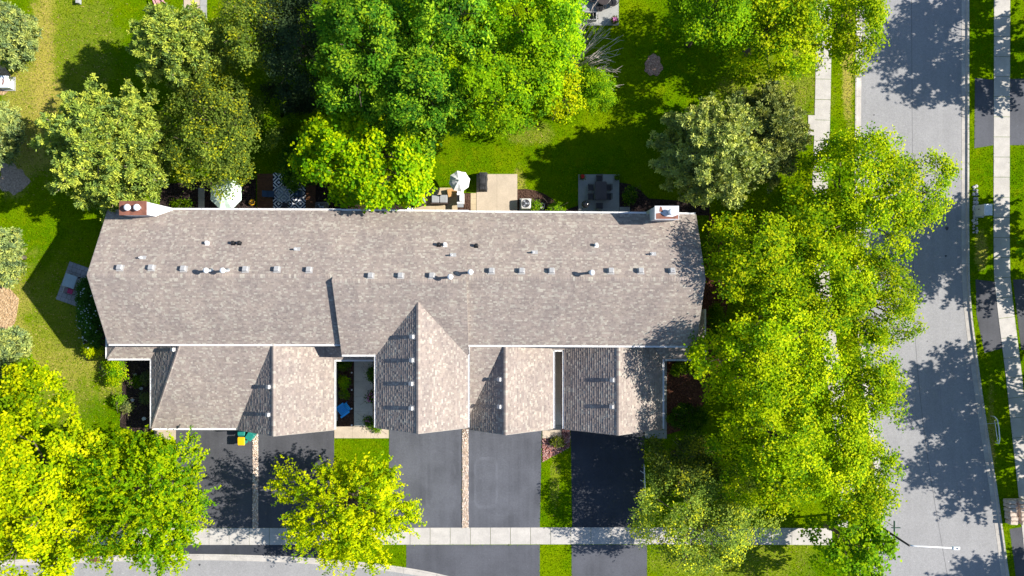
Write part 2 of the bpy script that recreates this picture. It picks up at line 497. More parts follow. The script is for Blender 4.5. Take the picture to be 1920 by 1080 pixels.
g = MB().sheet([(-450, -450), (450, -450), (450, 450), (-450, 450)], -.30).build('ground', mat('far_ground', (.07, .085, .03), .95, .3, .05)); struct('ground', g)
st_poly = [tuple(p) for p in west_k] + [(G(-420, 1500)), G(1975, 1500)] + [tuple(p) for p in east_k[::-1]]
s_ = MB().sheet(st_poly, -.12).build('street', M_street); struct('street', s_)
wl = [tuple(p) for p in west_k] + [G(-420, -260)]
lawn_w = MB().prism(wl, -.29, 0).build('lawn', M_lawn); struct('lawn', lawn_w)
el = [tuple(p) for p in east_k] + [G(2400, 1420), G(2400, -260)]
lawn_e = MB().prism(el, -.29, 0).build('lawn', M_lawn); struct('lawn', lawn_e)

def kerb(path, side):
    """side = +1: street lies to the left of travel"""
    root = struct('kerb')
    n = len(path); step = 4
    a = offset_path(path, -.10 * side); b = offset_path(path, .10 * side); c = offset_path(path, .50 * side)
    for i in range(0, n - 1, step):
        j = min(i + step, n - 1)
        m = MB()
        def ring(k, e):
            f = e
            pa, pb, pc = a[k], b[k], c[k]
            return [(*pa, -.2), (*pa, .028), (*(pb * .75 + pa * .25), .028), (*pb, -.07), (*(pb * .95 + pc * .05), -.086), (*pc, -.108), (*pc, -.2)]
        rings = []
        for k in range(i, j + 1):
            r = ring(k, 0)
            if k == i and i > 0: r = [tuple(np.array(p) * .988 + np.array(q) * .012) for p, q in zip(r, ring(k + 1, 0))]
            if k == j and j < n - 1: r = [tuple(np.array(p) * .988 + np.array(q) * .012) for p, q in zip(r, ring(k - 1, 0))]
            rings.append(r)
        vs = [p for r in rings for p in r]; q = 7; fs = []
        for l in range(len(rings) - 1):
            for t in range(q):
                u = (t + 1) % q; fs.append((l * q + t, l * q + u, (l + 1) * q + u, (l + 1) * q + t))
        fs += [tuple(range(q)), tuple((len(rings) - 1) * q + t for t in range(q - 1, -1, -1))]
        m.add(vs, fs); m.build('kerb_section', M_kerb, root)
kerb(west_k, 1)
kerb(east_k, -1)

def slab_row(name, centre_px, width, pitch, z=.03, mtl=None, extra=0):
    """a pavement laid as single slabs along a curved line"""
    root = struct(name)
    p = smooth_path(GP(centre_px), pitch)
    a = offset_path(p, width / 2); b = offset_path(p, -width / 2)
    for i in range(len(p) - 1):
        k = .012 / pitch * 1.5
        q = [a[i] * (1 - k) + a[i + 1] * k, a[i] * k + a[i + 1] * (1 - k), b[i] * k + b[i + 1] * (1 - k), b[i] * (1 - k) + b[i + 1] * k]
        MB().prism([tuple(v) for v in q], -.06, z + rnd.uniform(-.004, .004)).build('slab', mtl or M_conc, root)
    return [tuple(v) for v in a] + [tuple(v) for v in b[::-1]]
SW1 = slab_row('sidewalk', [(-60, 1006), (600, 1005.5), (1180, 1004.5), (1560, 1006)], 31.5 * H / F, 1.8)
SW2 = slab_row('sidewalk', [(1546, -120), (1544, 100), (1541, 250), (1536, 420), (1541, 520), (1555, 650), (1568, 730), (1586, 860), (1588, 940), (1580, 988)], 29 * H / F, 1.8)
SW3 = slab_row('sidewalk', [(1879, -120), (1878.5, 120), (1878, 470), (1883, 560), (1899, 690), (1913, 820), (1926, 940), (1944, 1120)], 30 * H / F, 1.8)

EXCL = [SW1, SW2, SW3]
def ground_patch(name, px, z, m, kind='structure'):
    o = MB().prism(GP(px), -.05, z).build(name, m)
    o['kind'] = kind; EXCL.append(GP(px)); return o

# driveways: main part up to the sidewalk, apron between sidewalk and kerb
ground_patch('driveway', [(330, 790), (474, 790), (474, 989.5), (330, 989.5)], .012, M_drive)
ground_patch('driveway', [(484, 790), (626.5, 790), (626.5, 989.5), (484, 989.5)], .012, M_drive)
ground_patch('driveway', [(730, 790), (866, 790), (866, 989.5), (729, 989.5)], .012, M_drive_b)
ground_patch('driveway', [(878, 790), (1016, 790), (1012, 989.5), (878, 989.5)], .012, M_drive_b)
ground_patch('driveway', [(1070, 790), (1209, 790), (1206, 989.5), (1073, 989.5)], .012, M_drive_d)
def kerb_y(px):
    P = np.array(west_kerb_px[13:], float)[::-1]
    return float(np.interp(px, P[:, 0], P[:, 1])) - 1.5
def apron(x0, x1, y0=1021.5):
    top = [(x0, y0), (x1, y0)]
    bot = [(x, kerb_y(x)) for x in np.linspace(x1, x0, 8)]
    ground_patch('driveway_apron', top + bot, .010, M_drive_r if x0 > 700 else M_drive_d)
apron(345, 600); apron(762, 1012); apron(1072, 1213)
ground_patch('driveway', [(1828, 146), (1863, 150), (1863, 272), (1827, 278)], .010, M_drive_r)
ground_patch('driveway', [(1894, 148), (2050, 146), (2050, 272), (1893, 272)], .010, M_drive_r)
ground_patch('driveway', [(1829, 524), (1864, 528), (1884, 652), (1846, 662), (1831, 590)], .010, M_drive)
ground_patch('driveway', [(1899, 524), (2050, 520), (2050, 655), (1915, 656)], .010, M_drive)
ground_patch('driveway', [(1893, 992), (1918, 988), (1930, 1100), (1907, 1100)], .010, M_drive)

def line_sheet(name, pts, w, z, m):
    p = smooth_path(GP(pts), .8); a = offset_path(p, w / 2); b = offset_path(p, -w / 2); mb_ = MB()
    for i in range(len(p) - 1): mb_.add([(*a[i], z), (*b[i], z), (*b[i + 1], z), (*a[i + 1], z)], [(0, 1, 2, 3)])
    o = mb_.build(name, m); o['kind'] = 'structure'; return o
line_sheet('road_seam', [(1710, -60), (1712, 250), (1713, 420), (1717, 620), (1733, 800), (1757, 960), (1785, 1120)], .045, -.116, mat('seam_tar', (.15, .148, .15), .8, .3))
line_sheet('road_crack', [(1762, 700), (1770, 800), (1790, 880), (1805, 960)], .02, -.116, mat('crack_tar', (.20, .195, .20), .8, .3))
for (px, py, rr0) in ((1777, 428, .16), (1775, 480, .09), (1640, 215, .06), (373, 1060, .09), (1690, 330, .05), (1740, 640, .05)):
    c_ = G(px, py); o = MB().sheet([(c_[0] + rr0 * math.cos(t) * (1 + .25 * math.sin(3 * t)), c_[1] + rr0 * 1.2 * math.sin(t)) for t in np.linspace(0, 6.283, 14)[:-1]], -.116).build('oil_spot', mat('oil', (.06, .06, .065), .6, .3)); o['kind'] = 'structure'
# beds
ground_patch('mulch_bed', [(970, 398)] + [(970, 355), (985, 354), (1003, 357), (1022, 364), (1040, 376), (1053, 388), (1058, 400)], .03, M_mulch)
ground_patch('mulch_bed', [(1058, 404), (1062, 393), (1084, 385), (1084, 404)], .03, M_mulch2)
ground_patch('mulch_bed', [(1161, 404), (1161, 342), (1180, 345), (1200, 356), (1216, 372), (1330, 380), (1330, 404)], .03, M_mulch2)
ground_patch('mulch_bed', [(1225 + 16 * math.cos(t) * (1 + .15 * math.sin(3 * t) + .12 * math.sin(8 * t)), 122 + 22 * math.sin(t) * (1 + .1 * math.cos(2 * t) + .1 * math.sin(7 * t))) for t in np.linspace(0, 6.283, 36)[:-1]], .03, mulch_material('reddish_bark', (.44, .24, .17), (.66, .42, .32)))
ground_patch('mulch_bed', [(300, 345), (480, 335), (480, 404), (300, 404)], .02, M_mulch2)
ground_patch('mulch_bed', [(590, 330), (780, 330), (780, 404), (590, 404)], .02, M_mulch2)
ground_patch('mulch_bed', [(858, 362), (883, 362), (883, 404), (858, 404)], .03, M_mulch)
ground_patch('mulch_bed', [(1240, 660), (1310, 665), (1330, 400), (1362, 430), (1366, 560), (1345, 700), (1300, 800), (1250, 815)], .03, mulch_material('shade_darkened_red_bark', (.10, .040, .024), (.24, .10, .06)))  # bark colour darkened to stand in for the tree shade over this bed
ground_patch('mulch_bed', [(228, 668), (300, 668), (300, 806), (262, 812), (225, 800), (230, 720)], .03, M_mulch2)
ground_patch('mulch_bed', [(140, 516), (215, 516), (215, 668), (160, 668)], .02, M_mulch2)
ground_patch('mulch_bed', [(632, 670), (712, 670), (712, 802), (632, 802)], .02, M_mulch)
ground_patch('wood_chip_bed', [(-30, 520), (8, 530), (22, 545), (36, 560), (30, 600), (16, 632), (-30, 660)], .02, M_chips)
ground_patch('wood_chip_bed', [(-30, 120), (8, 124), (20, 140), (22, 165), (8, 178), (-30, 180)], .02, M_chips)
ground_patch('bare_patch', [(22 + 28 * math.cos(t) * (1 + .2 * math.sin(3 * t + 1) + .1 * math.sin(7 * t)), 335 + 28 * math.sin(t) * (1 + .15 * math.sin(2 * t) + .1 * math.cos(9 * t))) for t in np.linspace(0, 6.283, 40)[:-1]], .015, M_ash)
ground_patch('bare_patch', [(200 + 14 * math.cos(t) * (1 + .3 * math.sin(2 * t)), 692 + 9 * math.sin(t)) for t in np.linspace(0, 6.283, 12)[:-1]], .012, M_dirt)
ground_patch('mulch_bed', [(150, 982), (200, 985), (205, 1018), (150, 1020)], .02, M_mulch)
# concrete stoops and walks
def slabs(name, x0, y0, x1, y1, nx, ny, m, z=.05):
    root = struct(name)
    for i in range(nx):
        for j in range(ny):
            a = G(x0 + (x1 - x0) * i / nx, y0 + (y1 - y0) * j / ny); b = G(x0 + (x1 - x0) * (i + 1) / nx, y0 + (y1 - y0) * (j + 1) / ny)
            e = .012
            MB().box(((a[0] + b[0]) / 2, (a[1] + b[1]) / 2, z / 2 - .03), (b[0] - a[0] - e, a[1] - b[1] - e, z + .06)).build('slab', m, root)
    MB().sheet(GP([(x0, y0), (x1, y0), (x1, y1), (x0, y1)]), z - .02).build('joint_bed', M_joint, root)
    EXCL.append(GP([(x0, y0), (x1, y0), (x1, y1), (x0, y1)]))
    return root
slabs('patio', 893.5, 326.5, 970, 404, 2, 1, M_patio).name = 'patio'
slabs('patio_edging', 882.5, 362, 893, 404, 1, 4, M_tan)
slabs('patio', 1084, 327, 1161, 404, 1, 1, M_patio2)
slabs('step_slab', 1161.5, 388, 1181, 404, 1, 1, M_patio2, .07)
slabs('patio', 776, 352, 858, 404, 2, 2, M_tan)
slabs('stoop', 627, 799.5, 729, 821.5, 3, 1, M_patio)
slabs('stoop', 290, 796, 330, 824, 1, 1, M_patio)
slabs('walkway', 1017, 797, 1052.5, 821.5, 1, 1, M_patio)
slabs('walkway', 1039, 650, 1053.5, 796.5, 1, 6, concrete_material('light_tan_concrete', (.75, .62, .46), .12))
slabs('courtyard_walk', 664, 660, 699, 799, 1, 5, concrete_material('pale_grey_concrete', (.58, .54, .46), .2))
slabs('garage_side_walk', 1243, 672, 1250, 806, 1, 5, M_patio2)
slabs('garage_side_walk', 1209, 806.5, 1250, 822, 1, 1, M_patio2, .055)
slabs('patio', 345, -20, 375, 24, 1, 1, M_patio)
slabs('walkway', 375.5, -20, 388, 40, 1, 2, M_patio2)
slabs('patio', 1084, -60, 1160, 48, 2, 2, M_patio2)
slabs('sidewalk_landing', 1515, 216, 1528, 254, 1, 1, M_conc, .04)
slabs('stepping_stones', 372, 352, 384, 392, 1, 4, M_patio2, .05)
EXCL.append([(-33.5, 7), (15.4, 7), (15.4, -12), (-30, -12), (-30, -6), (-34.5, -6)])

# left paver patio, every paver a piece
pp = struct('paver_patio'); pp['kind'] = 'structure'
A = np.array(G(131, 490)); B = np.array(G(180, 507)); Cc = np.array(G(105, 561))
ux = (B - A) / np.linalg.norm(B - A); uy = (Cc - A) / np.linalg.norm(Cc - A)
EXCL.append([tuple(A), tuple(A + ux * 2.4), tuple(A + ux * 2.4 + uy * 3.6), tuple(A + uy * 3.6)])
MB().prism([tuple(A), tuple(A + ux * 2.4), tuple(A + ux * 2.4 + uy * 3.6), tuple(A + uy * 3.6)], -.05, .02).build('joint_bed', M_joint, pp)
for j in range(9):
    x = 0
    while x < 2.35:
        w = min(rnd.choice([.3, .4, .45]), 2.4 - x)
        c = A + ux * (x + w / 2) + uy * (j * .4 + .2)
        MB().box((c[0], c[1], .025), (w - .025, .375, .05 + rnd.uniform(0, .012)), math.atan2(ux[1], ux[0])).build('paver', M_paver, pp)
        x += w

# ------------------------------------------------------------------ stones
def stones(name, poly, n, size, palette, seed, m=None, z=.03):
    r = np.random.RandomState(seed)
    P = np.array(poly); lo = P.min(0); hi = P.max(0)
    xy = np.empty((0, 2))
    while len(xy) < n:
        q = lo + r.rand(n * 2, 2) * (hi - lo)
        xy = np.vstack([xy, q[in_poly(q[:, 0], q[:, 1], poly)]])
    xy = xy[:n]
    base = np.array([(1, 0, 0), (0, 1, 0), (-1, 0, 0), (0, -1, 0), (0, 0, .8), (0, 0, -.6)], float)
    base = np.vstack([base[:4] * [1, 1, 1], base[4:]])
    s = size * (.6 + .8 * r.rand(n))
    a = r.rand(n) * 6.28
    V = base[None] * (.75 + .5 * r.rand(n, 6, 1)) * s[:, None, None]
    V[:, :, 1] *= (.65 + .35 * r.rand(n))[:, None]
    x = V[:, :, 0] * np.cos(a)[:, None] - V[:, :, 1] * np.sin(a)[:, None]
    y = V[:, :, 0] * np.sin(a)[:, None] + V[:, :, 1] * np.cos(a)[:, None]
    V = np.stack([x + xy[:, 0:1], y + xy[:, 1:2], V[:, :, 2] + z + s[:, None] * .25], -1)
    F_ = np.array([(0, 1, 4), (1, 2, 4), (2, 3, 4), (3, 0, 4), (1, 0, 5), (2, 1, 5), (3, 2, 5), (0, 3, 5)])
    faces = (F_[None] + (np.arange(n) * 6)[:, None, None])
    pal = np.array(palette)[r.randint(0, len(palette), n)] * (.8 + .4 * r.rand(n, 1))
    o = np_mesh(name, V, 3, m or M_stone, np.repeat(pal, 6, 0), None, faces)
    o['kind'] = 'stuff'
    return o
tanpal = [(.66, .52, .40), (.56, .42, .31), (.72, .62, .52), (.48, .36, .28), (.78, .70, .62)]
for px, lb_ in (([(474, 806), (484, 806), (484, 990), (474, 990)], 'pale pebble strip between driveways, right of the teal and yellow bins'), ([(866.5, 800), (878, 800), (878, 989), (866.5, 989)], 'pale pebble strip between the two middle driveways, fully in the sun')):
    ground_patch('gravel_strip', px, .015, mulch_material('pale_pebble_base', (.50, .40, .31), (.70, .60, .50), 14))
    tag(stones('gravel', GP(px), 1500, .055, tanpal, 3), lb_, 'gravel')
redpx = [(1016, 822), (1053, 822), (1053, 650), (1059, 650), (1059, 804), (1069, 806), (1069, 838), (1017, 866)]
ground_patch('red_rock_bed', redpx, .015, mulch_material('red_rock_base', (.20, .075, .06), (.34, .16, .13)))
tag(stones('red_gravel', GP(redpx), 1500, .06, [(.42, .19, .15), (.52, .30, .25), (.30, .11, .09), (.56, .38, .33)], 4), 'red lava rock bed beside the narrow walkway between garages', 'gravel')

def boulder(name, parent, c, s, r, m=M_stone, colr=(.4, .38, .36)):
    bm = bmesh.new(); bmesh.ops.create_icosphere(bm, subdivisions=1, radius=1)
    for v in bm.verts:
        v.co = Vector((v.co.x * s[0], v.co.y * s[1], v.co.z * s[2])) * r.uniform(.8, 1.15)
    me = bpy.data.meshes.new(name); bm.to_mesh(me); bm.free()
    ca = me.color_attributes.new('Col', 'FLOAT_COLOR', 'POINT')
    ca.data.foreach_set('color', np.tile(np.array([*colr, 1.0], np.float32), len(me.vertices)))
    me.materials.append(m)
    o = bpy.data.objects.new(name, me); o.location = c; o.rotation_euler = (0, 0, r.uniform(0, 3)); col.objects.link(o); o.parent = parent
    return o
rb = thing('rock_border', 'band of pale river rocks between the kerb and the utility box', 'rocks', W(1829, 395))
rr = random.Random(5)
yy = 350
while yy < 440:
    for xx in (1826, 1831.5):
        p = W(xx + rr.uniform(-1, 1), yy + rr.uniform(-2, 2), .06) - Vector(rb.location)
        k = rr.uniform(.75, 1.25); c_ = rr.uniform(.3, .5)
        boulder('stone', rb, p, (.15 * k, .13 * k, .1), rr, colr=(c_, c_ * .96, c_ * .93))
    yy += 5.4
wallp = W(1900, 957)
sw = thing('stone_wall', 'rough limestone block retaining wall beside the lower right driveway', 'wall', wallp)
for row, (z, dx, w) in enumerate(((.18, 0, 1.9), (.5, -.45, .75), (.5, .5, .7))):
    nn = 6
    for i in range(nn):
        b = MB().box((0, 0, 0), (w * rr.uniform(.85, 1), 2.2 / nn * .93, .34), rr.uniform(-.04, .04), .93, None, .05)
        o = b.build('stone', mat('pale_limestone', (.52, .42, .34), .9, .3, 5, .8, 12), sw)
        o.location = (dx + rr.uniform(-.05, .05) + (i - 2.5) * .03, -(i - 2.5) * 2.2 / nn, z)
# ------------------------------------------------------------------ the townhouse
house = thing('townhouse', 'long grey-brown shingled townhouse row with garage gables facing the driveways', 'townhouse', (-9, -2, 0))
SH = [(c[0] * .90, c[1] * .895, c[2] * .845) for c in ((.325, .275, .25), (.30, .252, .232), (.345, .295, .265), (.285, .24, .222), (.385, .345, .31), (.325, .275, .25), (.335, .28, .258), (.268, .226, .212), (.315, .27, .25), (.42, .385, .34))]
PL = {}
def clip_convex(poly, conv):
    out = poly
    n = len(conv)
    for i in range(n):
        a = conv[i]; b = conv[(i + 1) % n]
        ex, ey = b[0] - a[0], b[1] - a[1]
        inp = out; out = []
        if not inp: return out
        def sd(p): return ex * (p[1] - a[1]) - ey * (p[0] - a[0])
        for k in range(len(inp)):
            p = inp[k]; q = inp[(k + 1) % len(inp)]
            dp, dq = sd(p), sd(q)
            if dp >= 0: out.append(p)
            if (dp >= 0) != (dq >= 0):
                t = dp / (dp - dq); out.append((p[0] + (q[0] - p[0]) * t, p[1] + (q[1] - p[1]) * t))
    return out

def roof(key, pts, seed, expo=.14, thick=.16):
    """one roof slope: a deck board slab with single shingle tabs laid in courses on it"""
    P = [Vector(p) for p in pts]
    n = (P[1] - P[0]).cross(P[2] - P[0]).normalized()
    if n.z < 0: n = -n; P = P[::-1]
    u = Vector((0, 0, 1)).cross(n).normalized()      # horizontal in the plane
    v = n.cross(u).normalized()                      # upslope
    if v.z < 0: v = -v; u = -u
    O = P[0]
    uv = [((p - O).dot(u), (p - O).dot(v)) for p in P]
    a = sum(uv[i][0] * uv[(i + 1) % len(uv)][1] - uv[(i + 1) % len(uv)][0] * uv[i][1] for i in range(len(uv)))
    if a < 0: uv = uv[::-1]
    PL[key] = (O.copy(), n.copy())
    b = MB()
    k = len(P)
    top = [p - n * .045 for p in P]; bot = [p - n * .045 - Vector((0, 0, thick)) for p in P]
    b.add(top + bot, [tuple(range(k)), tuple(range(2 * k - 1, k - 1, -1))] + [(i, k + i, k + (i + 1) % k, (i + 1) % k) for i in range(k)])
    ro = b.build('roof', M_deck, house, True)
    shadow_striped = key in ('UW', 'G1W', 'G2W', 'G4W', 'G5W')  # west slopes: wider courses and higher tabs, shaped to throw bolder shadow stripes
    if shadow_striped: expo = .20
    r = random.Random(seed)
    umin = min(q[0] for q in uv); umax = max(q[0] for q in uv); vmin = min(q[1] for q in uv); vmax = max(q[1] for q in uv)
    vs = []; fs = []; cs = []
    rows = int((vmax - vmin) / expo) + 1
    off = base_of(ro)
    for j in range(rows):
        v0 = vmin + j * expo
        x = umin - r.random() * .4
        tone = r.uniform(.95, 1.05)
        while x < umax:
            w = r.choice((.10, .13, .16, .2, .24, .28))
            poly = clip_convex([(x, v0), (x + w, v0), (x + w, v0 + expo), (x, v0 + expo)], uv)
            x += w
            if len(poly) < 3: continue
            lift = (.020 + (.012 if r.random() < .5 else 0)) if shadow_striped else (.007 + (.007 if r.random() < .45 else 0))
            c = SH[int(r.random() ** 1.1 * len(SH))] ; f = tone * r.uniform(.93, 1.07)
            o = len(vs)
            for (uu, vv) in poly:
                h = .002 + lift * (1 - (vv - v0) / expo)
                vs.append(O + u * uu + v * vv + n * h - off); cs.append((c[0] * f, c[1] * f, c[2] * f))
            fs.append(tuple(range(o, len(vs))))
            for i in range(len(poly)):
                p, q = poly[i], poly[(i + 1) % len(poly)]
                if abs(p[1] - v0) < 1e-5 and abs(q[1] - v0) < 1e-5 and abs(p[0] - q[0]) > .01:
                    o2 = len(vs)
                    for (uu, vv, h) in ((p[0], v0, -.002), (q[0], v0, -.002), (q[0], v0, .002 + lift), (p[0], v0, .002 + lift)):
                        vs.append(O + u * uu + v * vv + n * h - off); cs.append((c[0] * f * .8, c[1] * f * .8, c[2] * f * .8))
                    fs.append((o2, o2 + 1, o2 + 2, o2 + 3))
    me = bpy.data.meshes.new('shingles'); me.from_pydata([tuple(q) for q in vs], [], fs)
    ca = me.color_attributes.new('Col', 'FLOAT_COLOR', 'POINT')
    c4 = np.ones((len(vs), 4), np.float32); c4[:, :3] = cs; ca.data.foreach_set('color', c4.ravel())
    me.materials.append(M_shingle)
    so = bpy.data.objects.new('shingles', me); col.objects.link(so); so.parent = ro; so['kind'] = 'stuff'
    return ro

def ridge_caps(p, q, seed, w=.16, drop=.5):
    """short bent cap shingles along a ridge or hip"""
    p, q = Vector(p), Vector(q); d = q - p; L = d.length; d.normalize()
    s = d.cross(Vector((0, 0, 1))).normalized(); r = random.Random(seed)
    vs = []; cs = []
    nn = int(L / .2)
    off = base_of(house)
    for i in range(nn):
        a = p + d * (L * i / nn); b = p + d * (L * (i + 1) / nn + .03)
        c = np.array(SH[r.randrange(len(SH))]) * r.uniform(1.0, 1.12)
        h0, h1 = .05, .03
        for sg in (1, -1):
            vs += [a + Vector((0, 0, h0)) - off, b + Vector((0, 0, h1)) - off, b + s * sg * w - Vector((0, 0, drop * w - h1)) - off, a + s * sg * w - Vector((0, 0, drop * w - h0)) - off]
            cs += [c] * 4
    o = np_mesh('ridge_caps', [tuple(v) for v in vs], 4, M_shingle, np.array(cs), house); o['kind'] = 'stuff'

ZE = 2.65
xL, xLM, xMR, xR = -33.05, -13.95, -3.55, 15.02
# main slopes
roof('LN', [(xL, 6.40, 5.20), (xLM, 6.33, 5.235), (xLM, .92, 7.98), (xL, .98, 7.98)], 1)
roof('LS', [(xL, .98, 7.98), (xLM, .92, 7.98), (xLM, -4.60, 5.16), (xL, -4.57, 5.16)], 2)
roof('MN', [(xLM, 6.30, 5.25), (xMR, 6.22, 5.25), (xMR, .52, 8.19), (xLM, .55, 8.19)], 3)
roof('MS', [(xLM, .55, 8.19), (xMR, .52, 8.19), (xMR, -5.45, 5.13), (xLM, -5.45, 5.13)], 4)
roof('RN', [(xMR, 6.18, 5.20), (xR, 6.02, 5.20), (xR, .66, 7.99), (xMR, .76, 7.99)], 5)
roof('RS', [(xMR, .76, 7.99), (xR, .66, 7.99), (xR, -4.72, 5.22), (xMR, -4.64, 5.22)], 6)
# cross gable of the middle unit
ux0, ux1, uxr, uz0, uz1, uyf = -11.14, -3.63, -7.37, 5.08, 7.36, -11.45
yv = .54 - (8.19 - uz1) / .51
roof('UW', [(ux0, uyf, uz0), (ux0, -5.52, uz0), (uxr, yv, uz1), (uxr, uyf, uz1)], 7)
roof('UE', [(ux1, uyf, uz0), (ux1, -5.52, uz0), (uxr, yv, uz1), (uxr, uyf, uz1)], 8)
# first garage: low south slope with a hip on its west side
roof('G1S', [(-30.8, -11.98, ZE), (-23.45, -11.98, ZE), (-19.78, -4.75, 4.96), (-27.3, -4.75, 4.96)], 9)
roof('G1W', [(-30.8, -4.75, ZE), (-30.8, -11.98, ZE), (-27.3, -4.75, 4.96)], 10)
roof('PW', [(-34.6, -6.02, ZE), (-30.75, -6.02, ZE), (-29.75, -4.75, 3.3), (-33.35, -4.75, 3.3)], 11)
roof('PWW', [(-34.6, -1.8, ZE), (-34.6, -6.02, ZE), (-33.35, -4.75, 3.3), (-33.35, -1.8, 3.3)], 12)
# second garage gable
roof('G2W', [(-23.5, -12.12, ZE), (-23.5, -11.98, ZE), (-19.53, -4.3, 5.12), (-19.53, -12.12, 5.12)], 13)
roof('G2E', [(-15.2, -12.12, ZE), (-15.2, -4.75, ZE), (-19.53, -4.75, 5.12), (-19.53, -12.12, 5.12)], 14)
roof('PC', [(-15.2, -6.12, ZE), (-11.35, -6.12, ZE), (-11.35, -5.0, 3.22), (-15.9, -5.0, 3.22)], 15)
# fourth garage
roof('G4W', [(-3.6, -12.02, 2.98), (-3.6, -10.9, 2.98), (-.52, -4.35, 5.1), (-.52, -12.02, 5.1)], 16)
roof('G4S', [(-3.6, -10.9, 2.98), (-.52, -4.35, 5.1), (-3.6, -4.35, 5.1)], 17)
roof('G4E', [(3.51, -12.02, ZE), (3.51, -4.75, ZE), (-.52, -4.75, 5.1), (-.52, -12.02, 5.1)], 18)
roof('PG', [(3.0, -5.28, ZE), (5.0, -5.28, ZE), (5.6, -4.7, 3.05), (2.4, -4.7, 3.05)], 19)
# fifth garage and east porch
roof('G5W', [(4.47, -12.05, ZE), (4.47, -4.75, ZE), (8.74, -4.75, 5.1), (8.74, -12.05, 5.1)], 20)
roof('G5E', [(12.86, -12.05, ZE), (12.86, -4.75, ZE), (8.74, -4.75, 5.1), (8.74, -12.05, 5.1)], 21)
roof('PE', [(12.9, -6.08, ZE), (16.44, -6.08, ZE), (15.25, -4.8, 3.3), (11.9, -4.8, 3.3)], 22)
roof('PEE', [(16.44, -1.8, ZE), (16.44, -6.08, ZE), (15.25, -4.8, 3.3), (15.25, -1.8, 3.3)], 23)
for i, (p, q) in enumerate([((xL, .98, 7.98), (xLM, .92, 7.98)), ((xLM, .55, 8.19), (xMR, .52, 8.19)), ((xMR, .76, 7.99), (xR, .66, 7.99)),
                            ((uxr, uyf, uz1), (uxr, yv, uz1)), ((-30.8, -11.98, ZE), (-27.3, -4.75, 4.96)), ((-19.53, -12.12, 5.12), (-19.53, -4.75, 5.12)),
                            ((-.52, -12.02, 5.1), (-.52, -4.75, 5.1)), ((8.74, -12.05, 5.1), (8.74, -4.75, 5.1)), ((-34.6, -6.02, ZE), (-33.35, -4.75, 3.3)), ((16.44, -6.08, ZE), (15.25, -4.8, 3.3))]):
    ridge_caps(p, q, 40 + i)

# walls
def gable_wall_x(x0, x1, yN, yS, zeN, zeS, yr, zr, inset=.35):
    """block whose roof ridge runs along x"""
    def zr_at(y): return (zr - (zr - zeN) * (y - yr) / (yN - yr)) if y > yr else (zr - (zr - zeS) * (yr - y) / (yr - yS))
    prof = [(yS + inset, 0), (yN - inset, 0), (yN - inset, zr_at(yN - inset) - .2), (yr, zr - .2), (yS + inset, zr_at(yS + inset) - .2)]
    m = MB(); n = len(prof)
    m.add([(x0, y, z) for y, z in prof] + [(x1, y, z) for y, z in prof], [tuple(range(n)), tuple(range(2 * n - 1, n - 1, -1))] + [(i, n + i, n + (i + 1) % n, (i + 1) % n) for i in range(n)])
    m.build('wall', M_siding, house, True)
def gable_wall_y(y0, y1, xW, xE, zeW, zeE, xr, zr, inset=.35):
    def z_at(x): return (zr - (zr - zeE) * (x - xr) / (xE - xr)) if x > xr else (zr - (zr - zeW) * (xr - x) / (xr - xW))
    prof = [(xW + inset, 0), (xE - inset, 0), (xE - inset, z_at(xE - inset) - .2), (xr, zr - .2), (xW + inset, z_at(xW + inset) - .2)]
    m = MB(); n = len(prof)
    m.add([(x, y0, z) for x, z in prof] + [(x, y1, z) for x, z in prof], [tuple(range(n)), tuple(range(2 * n - 1, n - 1, -1))] + [(i, n + i, n + (i + 1) % n, (i + 1) % n) for i in range(n)])
    m.build('wall', M_siding, house, True)
gable_wall_x(xL + .3, xLM - .003, 6.36, -4.58, 5.2, 5.16, .95, 7.98)
gable_wall_x(xLM, xMR, 6.26, -5.45, 5.25, 5.13, .54, 8.19)
gable_wall_x(xMR + .003, xR - .3, 6.1, -4.68, 5.2, 5.22, .71, 7.99)
gable_wall_y(uyf + .3, -5.0, ux0, ux1, uz0, uz0, uxr, uz1)
MB().prism([(-30.45, -11.65), (-22.3, -11.65), (-22.3, -4.3), (-30.45, -4.3)], 0, 2.6).build('wall', M_siding, house, True)
gable_wall_y(-11.80, -4.3, -23.3, -15.2, 2.78, ZE, -19.53, 5.12)
gable_wall_y(-11.72, -4.3, -3.55, 3.51, 3.0, ZE, -.52, 5.1)
gable_wall_y(-11.75, -4.3, 4.47, 12.86, ZE, ZE, 8.74, 5.1)
# rake and fascia boards
M_rake = mat('tan_drip_edge', (.36, .32, .28), .6, .06)
def board(p, q, w=.03, h=.17, name='fascia'):
    p, q = Vector(p), Vector(q); d = q - p
    s = Vector((d.y, -d.x, 0)).normalized() * (w / 2)
    u_ = Vector((0, 0, h))
    MB().add([p - s, q - s, q + s, p + s, p - s - u_, q - s - u_, q + s - u_, p + s - u_],
             [(0, 1, 2, 3), (7, 6, 5, 4), (0, 4, 5, 1), (1, 5, 6, 2), (2, 6, 7, 3), (3, 7, 4, 0)]).build(name, M_rake, house, True)
for x, yN, yr, yS, zN, zr, zS, e in ((xL, 6.4, .98, -4.57, 5.2, 7.98, 5.16, -.025), (xR, 6.02, .66, -4.72, 5.2, 7.99, 5.22, .025)):
    board((x + e, yN, zN), (x + e, yr, zr), name='rake_board'); board((x + e, yr, zr), (x + e, yS, zS), name='rake_board')
